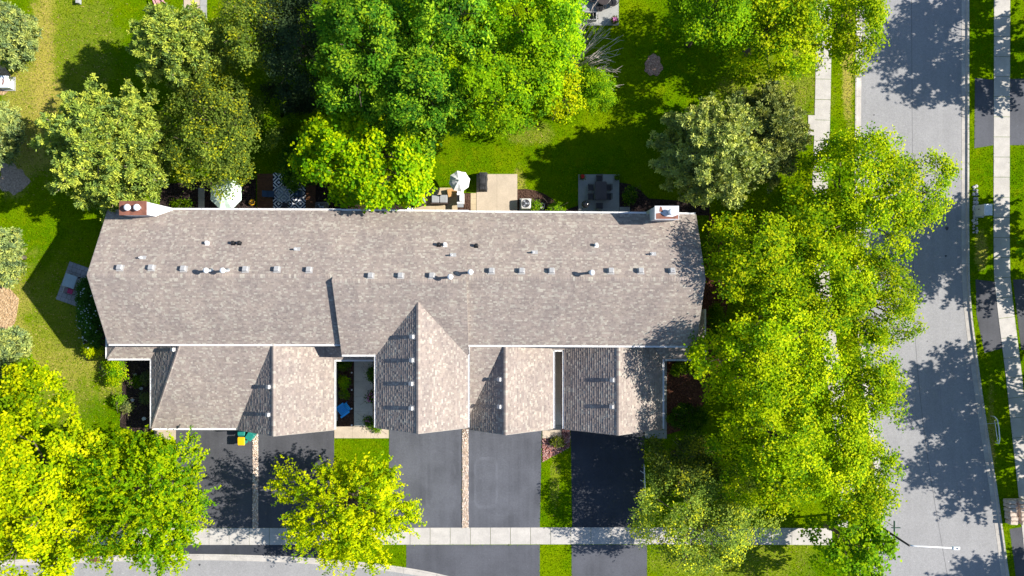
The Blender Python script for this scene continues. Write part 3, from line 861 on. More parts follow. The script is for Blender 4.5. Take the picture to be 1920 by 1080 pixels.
for (xw, xr, xe, y, zw, zr, ze) in ((ux0, uxr, ux1, uyf, uz0, uz1, uz0), (-23.5, -19.53, -15.2, -12.12, ZE, 5.12, ZE), (-3.6, -.52, 3.51, -12.02, 2.98, 5.1, ZE), (4.47, 8.74, 12.86, -12.05, ZE, 5.1, ZE)):
    board((xw, y - .025, zw), (xr, y - .025, zr), name='rake_board'); board((xr, y - .025, zr), (xe, y - .025, ze), name='rake_board')

def gutter(p, q, out, w=.14, seg=1.45):
    """white eaves gutter, one object per length; open on top"""
    p, q = Vector(p), Vector(q); d = q - p; L = d.length; d.normalize(); o = Vector(out)
    n = max(1, round(L / seg)); z = Vector((0, 0, 1))
    for i in range(n):
        a = p + d * (L * i / n + .006); b = p + d * (L * (i + 1) / n - .006)
        prof = [(.0, .0), (.0, -.11), (w - .03, -.11), (w, -.02), (w, .012), (w - .022, .012), (w - .03, -.04), (.02, -.04), (.02, .0)]
        m = MB(); k = len(prof)
        m.add([a + o * x + z * y for x, y in prof] + [b + o * x + z * y for x, y in prof],
              [(j, (j + 1) % k, k + (j + 1) % k, k + j) for j in range(k)] + [tuple(range(k - 1, -1, -1)), tuple(range(k, 2 * k))])
        h = (a + b) / 2
        m.box(h + o * (w / 2) + z * .012, (.03, w, .012) if abs(d.x) > .5 else (w, .03, .012))
        m.build('gutter', M_white, house, True)
N_, S_, E_, W_ = (0, 1, 0), (0, -1, 0), (1, 0, 0), (-1, 0, 0)
gutter((xL + 3.9, 6.41, 5.16), (xLM, 6.35, 5.2), N_); gutter((xLM, 6.32, 5.2), (xMR, 6.24, 5.2), N_); gutter((xMR, 6.2, 5.16), (11.0, 6.09, 5.16), N_); gutter((13.3, 6.05, 5.16), (xR, 6.03, 5.16), N_)
gutter((xL, -4.59, 5.12), (xLM, -4.62, 5.12), S_); gutter((xLM, -5.47, 5.09), (ux0, -5.47, 5.09), S_); gutter((xMR, -4.66, 5.18), (xR, -4.74, 5.18), S_)
gutter((ux0 - .02, -5.5, uz0 - .04), (ux0 - .02, uyf, uz0 - .04), W_); gutter((ux1 + .02, -4.8, uz0 - .04), (ux1 + .02, uyf, uz0 - .04), E_)
gutter((-30.82, -6.05, ZE - .04), (-30.82, -12.0, ZE - .04), W_); gutter((-30.8, -12.0, ZE - .04), (-23.45, -12.0, ZE - .04), S_)
gutter((-34.6, -6.04, ZE - .04), (-30.82, -6.04, ZE - .04), S_); gutter((-34.62, -1.8, ZE - .04), (-34.62, -6.04, ZE - .04), W_)
gutter((-15.18, -6.1, ZE - .04), (-15.18, -12.12, ZE - .04), E_); gutter((-15.1, -6.14, ZE - .04), (-11.3, -6.14, ZE - .04), S_)
gutter((3.53, -5.2, ZE - .04), (3.53, -12.0, ZE - .04), E_); gutter((4.45, -5.2, ZE - .04), (4.45, -12.05, ZE - .04), W_); gutter((3.53, -5.3, ZE - .04), (4.45, -5.3, ZE - .04), S_)
gutter((12.88, -6.1, ZE - .04), (12.88, -12.05, ZE - .04), E_); gutter((13.1, -6.1, ZE - .04), (16.44, -6.1, ZE - .04), S_); gutter((16.46, -1.8, ZE - .04), (16.46, -6.1, ZE - .04), E_)

# front: garage doors with panels, entry doors and windows; back: windows and sliding doors
def garage_door(xc, y, w=4.6):
    d = MB().box((xc, y - .03, 1.08), (w, .06, 2.16)).build('garage_door', M_white, house, True)
    for i in range(8):
        for j in range(4):
            MB().box((xc - w / 2 + w * (i + .5) / 8, y - .07, .27 + .54 * j), (w / 8 - .1, .022, .42)).build('panel', M_light, d, True)
for xc, y in ((-26.2, -11.66), (-19.4, -11.82), (-7.37, -11.17), (0, -11.74), (8.74, -11.77)): garage_door(xc, y)
def window(x, y, z, w, h, sy):
    f = MB().box((x, y + sy * .03, z), (w + .18, .06, h + .18)).build('window', M_white, house, True)
    for i in (-1, 1): MB().box((x + i * w / 4, y + sy * .064, z), (w / 2 - .05, .012, h - .04)).build('pane', M_glassdark, f, True)
for xs, y in (((-30, -25.5, -21.5, -17), 6.02), ((-11.8, -7.2), 5.92), ((-1, 3, 7.2, 10.2), 5.75)):
    for x in xs:
        window(x, y, 4.0, 1.3, 1.1, 1); window(x + .4, y, 1.1, 1.9, 2.0, 1)
for x in (-6.2, -8.5): window(x, uyf + .3, 4.3, 1.2, 1.2, -1)
def side_window(x, y, z, w, h, sx):
    f = MB().box((x + sx * .03, y, z), (.06, w + .18, h + .18)).build('window', M_white, house, True)
    for i in (-1, 1): MB().box((x + sx * .064, y + i * w / 4, z), (.012, w / 2 - .05, h - .04)).build('pane', M_glassdark, f, True)
for y in (-2.6, 3.4):
    side_window(xL + .3, y, 4.2, 1.3, 1.2, -1); side_window(xR - .3, y, 4.2, 1.3, 1.2, 1)
for x, y in ((-13.2, -5.1), (-32.0, -4.24), (14.3, -4.34)):
    d = MB().box((x, y - .03, 1.05), (1.0, .06, 2.1)).build('entry_door', M_rust, house, True)
    MB().lathe((x + .38, y - .09, 1.0), [(.03, -.02), (.035, 0), (.02, .03)], 8).build('handle', M_steel, d, True)

def on_roof(px, py, key):
    O, n = PL[key]
    o = Vector((0, 0, H)); d = W(px, py, 0) - o
    t = (O - o).dot(n) / d.dot(n)
    return o + d * t
def roof_vent(px, py, key, m=M_galv, s=.44):
    p = on_roof(px, py, key); n = PL[key][1]
    q = n.to_track_quat('Z', 'Y')
    e = bpy.data.objects.new('roof_vent', None)
    b = MB().box((0, 0, .02), (s * 1.25, s * 1.25, .03)).box((0, 0, .13), (s * .75, s * .75, .2)).build('roof_vent', m, house)
    b.location = p - base_of(house); b.rotation_euler = q.to_euler()
    up = Vector((n.x, n.y, 0)).normalized()
    h = MB().box((0, 0, 0), (s, s, .13), 0, .86, None, .03).build('hood', m, b); h.location = (0, 0, .24)
for px, py in ((226, 503), (285, 503), (345, 505), (461, 506), (520, 506), (580, 507)): roof_vent(px, py, 'LN')
for px in (695.5, 751.5, 810): roof_vent(px, 518, 'MN')
for px in (921.5, 978, 1034, 1145, 1201, 1260): roof_vent(px, 509, 'RN')
for px, py, k in ((506, 725, 'G2W'), (505, 777, 'G2W'), (775, 631, 'UW'), (774, 675, 'UW'), (773, 719, 'UW'), (773, 765, 'UW'), (938, 711, 'G4W'), (938, 762, 'G4W'), (1149, 712, 'G5W'), (1148, 762, 'G5W'), (328, 655, 'G1W')):
    roof_vent(px, py, k, M_galv, .36)
for px, py, k, m in ((389, 457, 'LN', M_white), (438, 457, 'LN', M_black), (449.5, 457, 'LN', M_black), (823, 460, 'MN', M_black), (834.5, 460, 'MN', M_white), (893, 462, 'RN', M_black), (1118, 461, 'RN', M_white)):
    roof_vent(px, py, k, m, .26)
def flue(px, py, key, h=.95):
    p = on_roof(px, py, key)
    # photo shows the cap: shift the foot back along the ray
    k = (H - p.z - h) / (H - p.z); p = Vector((p.x * k, p.y * k, p.z))
    f = MB().lathe((p.x, p.y, p.z - .1), [(.2, 0), (.2, .12), (.1, .16), (.1, h)], 12).build('flue_pipe', M_steel, house, True, True)
    MB().lathe((p.x, p.y, p.z + h - .12), [(.05, 0), (.19, .02), (.225, .1), (.2, .19), (.1, .25), (.02, .27)], 14).build('flue_cap', M_light, f, True, True)
for px, py, k in ((386, 507, 'LN'), (417, 507, 'LN'), (844, 519, 'MN'), (882, 510, 'RN'), (1110, 511, 'RN')): flue(px, py, k)
for px, py, k in ((266, 483, 'LN'), (555, 467, 'LN'), (847, 478, 'MN'), (1000, 473, 'RN'), (1222, 476, 'RN')):
    p = on_roof(px, py, k)
    f = MB().lathe((p.x, p.y, p.z - .05), [(.07, 0), (.07, .42), (.045, .42), (.045, .3)], 10).build('vent_pipe', M_light, house, True)
    MB().box((p.x + .1, p.y, p.z + .03), (.5, .32, .02), 0, 1, ('X', -.47)).build('flashing', M_galv, f, True)
def chimney(x0, x1, y0, y1, zt, flues, topm):
    c = MB().box(((x0 + x1) / 2, (y0 + y1) / 2, zt / 2), (x1 - x0, y1 - y0, zt)).build('chimney', M_bluewall, house, True)
    MB().box(((x0 + x1) / 2, (y0 + y1) / 2, zt + .03), (x1 - x0 + .1, y1 - y0 + .1, .06)).build('chimney_top', topm, c, True)
    for fx in flues:
        MB().lathe((fx, (y0 + y1) / 2 + .02, zt + .06), [(.2, 0), (.2, .28), (.26, .3), (.27, .38), (.2, .46), (.04, .5)], 18).build('flue_cap', M_light, c, True, True)
    s = MB()
    return c
chimney(-30.98, -28.92, 5.8, 6.82, 7.1, (-30.2, -29.45), M_rust)
chimney(11.25, 13.05, 5.42, 6.4, 7.45, (12.45,), mat('pale_sheet', (.52, .53, .55), .6, .2, 1.4))
MB().add([(11.3, 5.42, 7.516), (13.05, 5.42, 7.516), (13.05, 5.75, 7.516), (12.6, 5.58, 7.516), (12.0, 5.62, 7.516), (11.6, 5.9, 7.516), (11.3, 5.85, 7.516)], [(0, 1, 2, 3, 4, 5, 6)]).build('rust_stain', M_rust, house, True)
MB().add([(11.55, 6.0, 7.516), (11.85, 5.95, 7.516), (11.75, 6.35, 7.516), (11.6, 6.4, 7.516)], [(0, 1, 2, 3)]).build('rust_stain', M_rust, house, True)
# cricket behind the left chimney
MB().add([(-28.9, 6.45, 5.2), (-28.9, 5.8, 5.75), (-28.9, 6.45, 5.9), (-27.6, 6.42, 5.2)], [(0, 2, 1), (0, 3, 2), (1, 2, 3), (0, 1, 3)]).build('chimney_flashing', M_white, house, True)

# ------------------------------------------------------------------ foliage
PAL = {
 'lime':   [(.270, .325, .001), (.330, .365, .001), (.190, .270, .001), (.390, .400, .002), (.110, .190, .002)],
 'maple':  [(.110, .205, .001), (.180, .260, .001), (.245, .300, .001), (.060, .150, .003)],
 'green':  [(.045, .135, .006), (.080, .185, .008), (.130, .240, .010), (.028, .090, .008), (.20, .30, .010)],
 'fresh':  [(.100, .210, .002), (.155, .265, .002), (.220, .315, .002), (.06, .15, .004)],
 'birch':  [(.120, .210, .001), (.185, .270, .001), (.255, .320, .001), (.065, .140, .003), (.31, .345, .003)],
 'olive':  [(.085, .130, .016), (.120, .165, .020), (.165, .205, .026), (.060, .095, .016), (.085, .130, .016), (.28, .29, .012)],
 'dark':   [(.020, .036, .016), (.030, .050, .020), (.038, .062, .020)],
 'pine':   [(.105, .145, .020), (.145, .178, .022), (.195, .215, .026), (.065, .100, .020)],
 'bluepine': [(.110, .145, .045), (.145, .175, .048), (.190, .205, .050), (.07, .10, .04)],
 'palepine': [(.120, .145, .034), (.160, .180, .038), (.205, .215, .044), (.075, .10, .030)],
 'hedge':  [(.020, .065, .008), (.032, .088, .010), (.045, .110, .012)],
 'shrub':  [(.10, .20, .003), (.16, .25, .003), (.06, .14, .005)],
}

def leaf_quads(P, nrm, size, ratio, r, cols, bend=0.0):
    n = len(P)
    a = r.normal(size=(n, 3)); a -= (a * nrm).sum(1)[:, None] * nrm; a /= np.linalg.norm(a, axis=1)[:, None] + 1e-9
    b = np.cross(nrm, a)
    s = size * (.65 + .7 * r.rand(n, 1))
    V = np.stack([P - a * s * .5, P + b * s * ratio * .5 + nrm * s * .08, P + a * s * .5 - nrm * s * .1, P - b * s * ratio * .5 + nrm * s * .08], 1)
    return V, np.repeat(cols, 4, 0)

def unit(v): return v / (np.linalg.norm(v, axis=1)[:, None] + 1e-9)

STY = {
 # lobes, lobe radius, clumps per m2, leaves per clump, clump radius, leaf size, leaf ratio, outline roughness
 'maple': dict(lobes=36, lr=.215, dens=4.8, leaves=34, cr=.25, leaf=.24, ratio=.8, shell=.72),
 'big':   dict(lobes=46, lr=.19, dens=4.9, leaves=48, cr=.25, leaf=.235, ratio=.5, shell=.78),
 'birch': dict(lobes=30, lr=.27, dens=5.4, leaves=34, cr=.28, leaf=.195, ratio=.7, shell=.74),
 'crab':  dict(lobes=36, lr=.23, dens=5.0, leaves=34, cr=.28, leaf=.185, ratio=.6, shell=.72, nr=.45),
 'locust': dict(lobes=26, lr=.27, dens=7.0, leaves=30, cr=.11, leaf=.22, ratio=.55, shell=.68, spray=1.5),
 'street': dict(lobes=26, lr=.26, dens=5.0, leaves=30, cr=.16, leaf=.30, ratio=.7, shell=.74, spray=1.6),
 'shrub': dict(lobes=8, lr=.45, dens=16, leaves=34, cr=.16, leaf=.15, ratio=.5, shell=.6),
}

def limb_mesh(base, top, targets, r0, mtl, parent, r, name='trunk'):
    """tapered trunk with limbs that fork towards the leaf clumps (local coordinates)"""
    m = MB()
    zt = top
    pts = []
    for i in range(6):
        f = i / 5; pts.append((r.uniform(-.08, .08) * f * 3, r.uniform(-.08, .08) * f * 3, -.1 + zt * f))
    m.tube(pts, [r0 * (1.35 if i == 0 else 1 - .75 * i / 5) for i in range(6)], 8)
    m.build('trunk', mtl, parent, False, True)
    br = MB()
    for t in targets:
        h = r.uniform(.3, .8) * zt
        s = Vector((0, 0, h)); e = Vector(t)
        mid = s.lerp(e, .5) + Vector((r.uniform(-.25, .25), r.uniform(-.25, .25), r.uniform(-.1, .5)))
        q = s.lerp(e, .8) + Vector((r.uniform(-.25, .25), r.uniform(-.25, .25), r.uniform(-.1, .25)))
        w = r0 * r.uniform(.22, .42)
        br.tube([s, mid, q, e], [w, w * .6, w * .38, w * .12], 5, False)
        for k in range(2):
            e2 = e + Vector((r.uniform(-1, 1), r.uniform(-1, 1), r.uniform(-.4, .6)))
            br.tube([mid.lerp(q, r.random()), q.lerp(e2, .5) + Vector((0, 0, .1)), e2], [w * .4, w * .25, .012], 4, False)
    br.build('branches', mtl, parent, False, True)

def tree(name, label, cat, px, py, rx, ry, zc, hz, style, pal, seed, group=None, leafmat=None, dens=1.0, tint=1.0, bark=None, sink=0.75):
    """broadleaf tree: lobes > clumps > single leaves, spread through the crown's volume"""
    r = np.random.RandomState(seed); rr_ = random.Random(seed)
    S = STY[style]
    C = W(px, py, zc); k = (H - zc) / F
    Rx, Ry, Rz = rx * k, ry * k, hz
    root = thing(name, label, cat, (C.x, C.y, 0), 0, group)
    nl = S['lobes']
    # lobe centres over the upper part of an uneven ellipsoid
    ga = np.pi * (3 - np.sqrt(5)); i = np.arange(nl) + .5
    zz = 1 - i / nl * 1.35; th = ga * i + r.rand() * 6
    zz = np.clip(zz + r.normal(0, .08, nl), -.5, 1); rad = np.sqrt(np.clip(1 - zz ** 2, 0.02, 1))
    Lc = np.stack([rad * np.cos(th), rad * np.sin(th), zz], 1) * (S['shell'] + r.uniform(-.24, .22, (nl, 1)))
    Lc = np.vstack([Lc, r.normal(0, .22, (max(2, nl // 6), 3)) + [0, 0, .3]])
    Lr = S['lr'] * (.55 + .85 * r.rand(len(Lc)))
    area = math.pi * Rx * Ry
    nc = int(S['dens'] * area * dens * 1.5) + 12
    li = r.choice(len(Lc), nc, p=Lr ** 2 / (Lr ** 2).sum())
    d = r.normal(size=(nc, 3)); d[:, 2] = np.abs(d[:, 2]) * 1.0 - .35; d = unit(d)
    out = unit(Lc[li] + 1e-3)
    d = unit(d + out * .55)
    ctr = Lc[li] + d * (Lr[li] * (.55 + .5 * r.rand(nc)))[:, None]
    ctr = ctr * np.array([Rx, Ry, Rz])
    outw = unit(ctr / np.array([Rx, Ry, Rz]) + np.array([0, 0, .35]))
    L = S['leaves']
    if S.get('spray'):
        # sprays: leaves strung along a twig pointing outwards
        t = np.linspace(0, 1, L)[None, :, None] * (S['spray'] * (.5 + .8 * r.rand(nc, 1, 1)))
        dirs = unit(outw * [1, 1, .25] + r.normal(0, .35, (nc, 3)))
        P = ctr[:, None] + dirs[:, None] * t + r.normal(0, 1, (nc, L, 3)) * S['cr'] * np.array([.8, .8, .5])
    else:
        P = ctr[:, None] + r.normal(0, 1, (nc, L, 3)) * S['cr'] * np.array([1, 1, .6])
    N = outw[:, None] * .5 + np.array([.12, 0, .62]) + r.normal(0, S.get('nr', .34), (nc, L, 3))
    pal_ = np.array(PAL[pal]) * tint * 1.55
    ci = r.randint(0, len(pal_), nc)
    lobe_shift = .84 + .32 * r.rand(len(Lc))
    cc = pal_[ci] * (.9 + .2 * r.rand(nc, 1)) * lobe_shift[li][:, None]
    # some single leaves of a clump take another shade
    cl = np.repeat(cc[:, None], L, 1)
    alt = pal_[r.randint(0, len(pal_), (nc, L))]
    mk = (r.rand(nc, L, 1) < .2)
    cl = np.where(mk, alt, cl) * (.9 + .2 * r.rand(nc, L, 1))
    P = P.reshape(-1, 3); N = unit(N.reshape(-1, 3)); cl = cl.reshape(-1, 3)
    P[:, 2] += zc
    keep = P[:, 2] > .15
    P, N, cl = P[keep], N[keep], cl[keep]
    V, cols = leaf_quads(P, N, S['leaf'], S['ratio'], r, cl)
    np_mesh('crown', V, 4, leafmat or M_leaf, cols, root)
    nt_ = min(len(Lc), 18)
    limb_mesh(None, max(.4, zc + hz * .25), [tuple(Lc[q] * [Rx, Ry, Rz] * .95 + [0, 0, zc]) for q in range(nt_)], max(.05, .035 * (Rx + Ry)), bark or M_bark, root, rr_)
    return root

def pine(name, label, px, py, rx, ry, zc, hz, pal, seed, group=None, dens=1.0, tint=1.0):
    """pine: whorled limbs carrying needle tufts like small brushes"""
    r = np.random.RandomState(seed); rr_ = random.Random(seed)
    C = W(px, py, zc); k = (H - zc) / F; Rx, Ry = rx * k, ry * k
    root = thing(name, label, 'pine tree', (C.x, C.y, 0), 0, group)
    tufts = []; dirs = []; br = MB()
    top = zc + hz
    nw = 11
    for w in range(nw):
        f = w / (nw - 1)                         # 0 low .. 1 top
        z0 = (zc - hz * .8) + (top - .2 - (zc - hz * .8)) * f
        spread = math.sqrt(max(.03, 1 - f ** 2.2)) * (1 if f > .25 else .9)
        nb = int(round((9 - 4 * f) * dens)) + 2
        for b in range(nb):
            az = 6.283 * (b + rr_.random() * .8) / nb + w * 1.1
            Ln = spread * rr_.uniform(.72, 1.08)
            tip = Vector((math.cos(az) * Rx * Ln, math.sin(az) * Ry * Ln, z0 + rr_.uniform(.1, .7)))
            s = Vector((0, 0, z0 - .2)); mid = s.lerp(tip, .5) + Vector((0, 0, rr_.uniform(-.25, .1)))
            br.tube([s, mid, tip], [.06, .04, .015], 5, False)
            length = (tip - s).length
            nt_ = max(4, int(length * 4.6))
            for q in range(nt_):
                t = .22 + .80 * (q + rr_.random()) / nt_
                base = s.lerp(mid, t * 2) if t < .5 else mid.lerp(tip, (t - .5) * 2)
                side = Vector((-math.sin(az), math.cos(az), 0)) * rr_.uniform(-1, 1) * (1.15 - .8 * t) * .34 * length * .8
                p = base + side + Vector((0, 0, rr_.uniform(-.05, .35)))
                if q % 3 == 0: br.tube([base, p], [.018, .012], 4, False)
                for e in range(3):
                    tufts.append(p + Vector((rr_.gauss(0, .16), rr_.gauss(0, .16), rr_.gauss(0, .08))))
                    dd = Vector((math.cos(az), math.sin(az), .0)) * .5 + side * .4 + Vector((rr_.gauss(0, .3), rr_.gauss(0, .3), .75)); dirs.append(dd.normalized())
    T = np.array([tuple(t) for t in tufts]); D = np.array([tuple(d) for d in dirs]); n = len(T); K = 17
    nd = unit((D[:, None] * .75 + r.normal(0, .62, (n, K, 3))).reshape(-1, 3))
    Ln = (.24 + .16 * r.rand(n * K, 1))
    A = np.repeat(T, K, 0); B = A + nd * Ln
    sd = unit(np.cross(nd, np.array([0, 0, 1.0]) + r.normal(0, .5, size=(n * K, 3)))) * .034
    V = np.stack([A - sd * .7, A + sd * .7, B + sd, B - sd], 1)
    pal_ = np.array(PAL[pal]) * tint * 2.5
    cc = np.repeat(pal_[r.randint(0, len(pal_), n)] * (.85 + .3 * r.rand(n, 1)), K, 0) * (.9 + .2 * r.rand(n * K, 1))
    np_mesh('crown', V, 4, M_needle, np.repeat(cc, 4, 0), root)
    br.build('branches', M_pinebark, root, False)
    MB().tube([(0, 0, -.1), (.05, 0, top * .5), (0, .05, top)], [.24, .16, .03], 8).build('trunk', M_pinebark, root, False, True)
    return root

# trees, back garden
tree('maple_tree', 'bright lime maple tree filling the bottom left corner of the lawn', 'tree', 60, 905, 132, 205, 6.0, 4.6, 'maple', 'lime', 11)
tree('maple_tree', 'yellow-green tree left of the first driveway, overhanging the kerb', 'tree', 283, 930, 104, 126, 5.0, 3.8, 'locust', 'maple', 12, dens=1.15)
tree('honey_locust_tree', 'yellow feathery tree standing between driveways in front of the blue chair court', 'tree', 650, 947, 118, 98, 4.6, 3.0, 'locust', 'lime', 13, dens=.95)
tree('maple_tree', 'lime maple leaning over the back eave beside the rug patio', 'tree', 693, 294, 142, 112, 5.6, 3.2, 'maple', 'maple', 14, tint=1.25)
tree('ash_tree', 'deep green large tree at the top, right of the shaded dark tree', 'tree', 690, 95, 100, 125, 8.0, 5.2, 'big', 'green', 15)
tree('ash_tree', 'deep green large tree behind the lime maple, above the shaded lawn edge', 'tree', 790, 175, 95, 95, 7.4, 4.6, 'big', 'green', 16)
tree('ash_tree', 'tall green tree at the top edge between the deep green and the fresh green crowns', 'tree', 850, 30, 105, 100, 8.5, 5.2, 'big', 'green', 17, tint=1.2)
tree('ash_tree', 'fresh green tree whose crown hangs over the sunlit back lawn', 'tree', 925, 165, 105, 90, 7.0, 4.6, 'big', 'fresh', 18)
tree('ash_tree', 'yellow-green tree at the top edge beside the patio with dark chairs', 'tree', 1000, 55, 105, 105, 7.6, 5.0, 'big', 'fresh', 19, tint=1.25)
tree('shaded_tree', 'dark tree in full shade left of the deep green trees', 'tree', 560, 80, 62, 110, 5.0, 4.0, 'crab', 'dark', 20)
tree('crabapple_tree', 'olive and yellow tree at the top edge left of the dark tree', 'tree', 482, 55, 72, 92, 5.2, 3.2, 'crab', 'olive', 21, tint=1.05)
tree('crabapple_tree', 'olive fine-leaved tree overhanging the pale mint parasol', 'tree', 415, 248, 96, 112, 4.4, 3.0, 'crab', 'olive', 22, tint=1.0)
pine('pine_tree', 'rounded pine at the upper left near the pink chair', 335, 88, 90, 80, 5.6, 3.2, 'pine', 23)
pine('pine_tree', 'broad olive pine at the back left corner of the house', 202, 278, 128, 130, 5.2, 3.4, 'pine', 24)
pine('pine_tree', 'grey-green pine beside the right chimney', 1338, 280, 114, 112, 6.0, 3.4, 'palepine', 25, tint=1.12)
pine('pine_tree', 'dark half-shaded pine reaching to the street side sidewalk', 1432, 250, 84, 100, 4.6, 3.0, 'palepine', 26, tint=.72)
pine('pine_tree', 'blue-green pine cut by the upper left photo corner', 12, 62, 50, 60, 3.6, 2.4, 'bluepine', 27)
pine('pine_tree', 'small pine at the left edge below the rusty utility box', -6, 250, 34, 60, 3.0, 2.0, 'bluepine', 28)
pine('pine_tree', 'pine at the left edge above the orange wood chips', -4, 480, 36, 60, 3.2, 2.0, 'bluepine', 29)
pine('pine_tree', 'pine at the left edge just above the lime maple', 8, 660, 40, 46, 3.0, 2.0, 'bluepine', 30)
tree('arborvitae_shrub', 'round green shrub between the olive tree and the lime maple', 'shrub', 526, 222, 36, 38, 2.2, 1.8, 'shrub', 'fresh', 31, tint=.7)
tree('arborvitae_shrub', 'dark green shrub beside the wooden deck and patterned rug', 'shrub', 562, 305, 38, 48, 2.2, 1.8, 'shrub', 'green', 32, tint=.7)
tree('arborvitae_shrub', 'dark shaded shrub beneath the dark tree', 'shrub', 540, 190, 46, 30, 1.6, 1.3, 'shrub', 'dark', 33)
tree('viburnum_shrub', 'rounded green bush right of the bare branches on the back lawn', 'shrub', 1112, 165, 44, 46, 3.0, 2.0, 'shrub', 'fresh', 34, tint=1.05)
tree('viburnum_shrub', 'yellow-green bush left of the bare branches on the back lawn', 'shrub', 1052, 172, 42, 48, 4.8, 2.4, 'birch', 'lime', 35, tint=.95)
# bare branches
b_ = thing('bare_tree', 'leafless grey twiggy tree beside the yellow-green bush', 'tree', W(1062, 148))
mb = MB(); r2 = random.Random(3)
for i in range(46):
    az = r2.uniform(-.5, 1.9); L = r2.uniform(1.8, 4.6)
    e = Vector((math.cos(az) * L, math.sin(az) * L, r2.uniform(3.5, 6.2)))
    s = Vector((0, 0, r2.uniform(1.4, 3.0)))
    m1 = s.lerp(e, .5) + Vector((r2.uniform(-.2, .2), r2.uniform(-.2, .2), .3))
    mb.tube([s, m1, e], [.05, .035, .012], 4, False)
    for k in range(4):
        st = m1.lerp(e, r2.random()); mb.tube([st, st + Vector((math.cos(az + r2.uniform(-.9, .9)), math.sin(az + r2.uniform(-.9, .9)), r2.uniform(-.1, .5))) * r2.uniform(.4, 1.2)], [.02, .008], 3, False)
mb.build('branches', M_bare, b_)
MB().tube([(0, 0, -.1), (.1, .1, 2.4)], [.14, .06], 8).build('trunk', M_bare, b_)

# trees along the street on the right
tree('elm_tree', 'light green tree at the top edge, left of the street sidewalk', 'tree', 1335, 22, 88, 70, 7.4, 3.8, 'birch', 'fresh', 51, dens=1.2)
tree('elm_tree', 'light yellow-green tree at the top edge shading the street sidewalk', 'tree', 1450, 50, 100, 98, 6.6, 3.6, 'birch', 'birch', 52, dens=1.1)
tree('elm_tree', 'light green tree at the top edge overhanging the street kerb', 'tree', 1595, 30, 60, 84, 6.4, 3.4, 'birch', 'birch', 53, dens=1.1)
tree('birch_tree', 'broad lime tree reaching farthest right over the street', 'tree', 1620, 378, 150, 118, 6.6, 3.8, 'birch', 'birch', 54, tint=1.08)
tree('birch_tree', 'green birch tree beside the upper right corner of the roof', 'tree', 1412, 482, 95, 92, 6.4, 3.8, 'birch', 'birch', 55, tint=.92)
tree('birch_tree', 'lime birch tree between the house end and the street', 'tree', 1525, 540, 115, 100, 6.2, 3.6, 'birch', 'birch', 56)
tree('birch_tree', 'green tree at the street kerb with a branch tip over the asphalt', 'tree', 1640, 570, 80, 78, 5.2, 3.0, 'birch', 'birch', 57, dens=.85, tint=.85)
tree('birch_tree', 'bright lime birch tree beside the east porch roof', 'tree', 1432, 672, 125, 112, 6.8, 4.0, 'birch', 'birch', 58, tint=1.12)
tree('birch_tree', 'pale green tree leaning over the street below the kerb branch', 'tree', 1610, 715, 78, 92, 5.6, 3.2, 'birch', 'birch', 59, dens=.8)
tree('birch_tree', 'bright lime birch tree on the lawn right of the shaded driveway', 'tree', 1485, 830, 138, 112, 6.8, 4.0, 'birch', 'birch', 60, tint=1.1)
tree('birch_tree', 'yellow-green tree above the street corner sign', 'tree', 1605, 895, 72, 92, 5.2, 3.2, 'birch', 'birch', 61, dens=.8)
tree('maple_tree', 'leafy green tree on the street corner at the bottom edge', 'tree', 1597, 1020, 72, 84, 4.8, 3.0, 'maple', 'fresh', 62, dens=.75)
tree('crabapple_tree', 'pale olive tree overhanging the sidewalk right of the shaded driveway', 'tree', 1318, 965, 118, 98, 4.6, 2.8, 'crab', 'olive', 63, tint=1.5)
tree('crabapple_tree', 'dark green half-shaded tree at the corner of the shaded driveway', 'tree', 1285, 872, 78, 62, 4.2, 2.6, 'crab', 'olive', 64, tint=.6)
tree('birch_tree', 'small lime birch tree closing the gap over the sidewalk beside the grey-green pine', 'tree', 1538, 425, 74, 72, 5.4, 3.0, 'birch', 'birch', 65)
# street trees beyond the right edge, known by their shadows on the street
tree('street_tree', 'street tree at the upper right edge shading the top of the street', 'tree', 2095, 25, 118, 92, 6.0, 3.6, 'street', 'fresh', 71)
tree('street_tree', 'street tree at the right edge shading the street by the utility box', 'tree', 2085, 440, 118, 112, 6.0, 3.6, 'street', 'fresh', 72)
tree('street_tree', 'street tree at the right edge shading the pale kerb rail', 'tree', 2128, 752, 112, 84, 6.0, 3.4, 'street', 'fresh', 73)
tree('street_tree', 'street tree at the right edge shading the limestone wall', 'tree', 2138, 890, 108, 74, 5.8, 3.2, 'street', 'fresh', 74)
tree('street_tree', 'street tree at the lower right edge shading the street bottom', 'tree', 2190, 1165, 100, 66, 6.0, 3.2, 'street', 'fresh', 75)

# shrubs
def shrub(label, px, py, r, h, pal, seed, tint=1.0, name='shrub', ry=None, cat='shrub'):
    return tree(name, label, cat, px, py, r, ry or r, h * .5, h * .6, 'shrub', pal, seed, tint=tint)
hd = shrub('long dark green hedge with white blossom along the west gable wall', 172, 588, 26, 1.9, 'hedge', 81, 1.15, 'hedge', 70, 'hedge')
r5 = np.random.RandomState(8)
def blossoms(parent, n, rx, ry, z0, z1, m, s=.05, name='blossoms', seed=1):
    r = np.random.RandomState(seed)
    a = r.rand(n) * 6.28; q = np.sqrt(r.rand(n))
    P = np.stack([np.cos(a) * q * rx, np.sin(a) * q * ry, z0 + (z1 - z0) * (1 - q ** 2) + r.rand(n) * .1], 1)
    N = unit(r.normal(0, .4, (n, 3)) + [0, 0, 1])
    V, _ = leaf_quads(P, N, s * 2, 1.0, r, np.ones((n, 3)))
    np_mesh(name, V, 4, m, None, parent)
blossoms(hd, 90, 1.1, 3.0, 1.4, 2.1, mat('white_petals', (.42, .48, .42), .8, .1), .06)
shrub('lime shrub at the south end of the dark hedge', 176, 656, 17, 1.2, 'lime', 82, 1.05, ry=11)
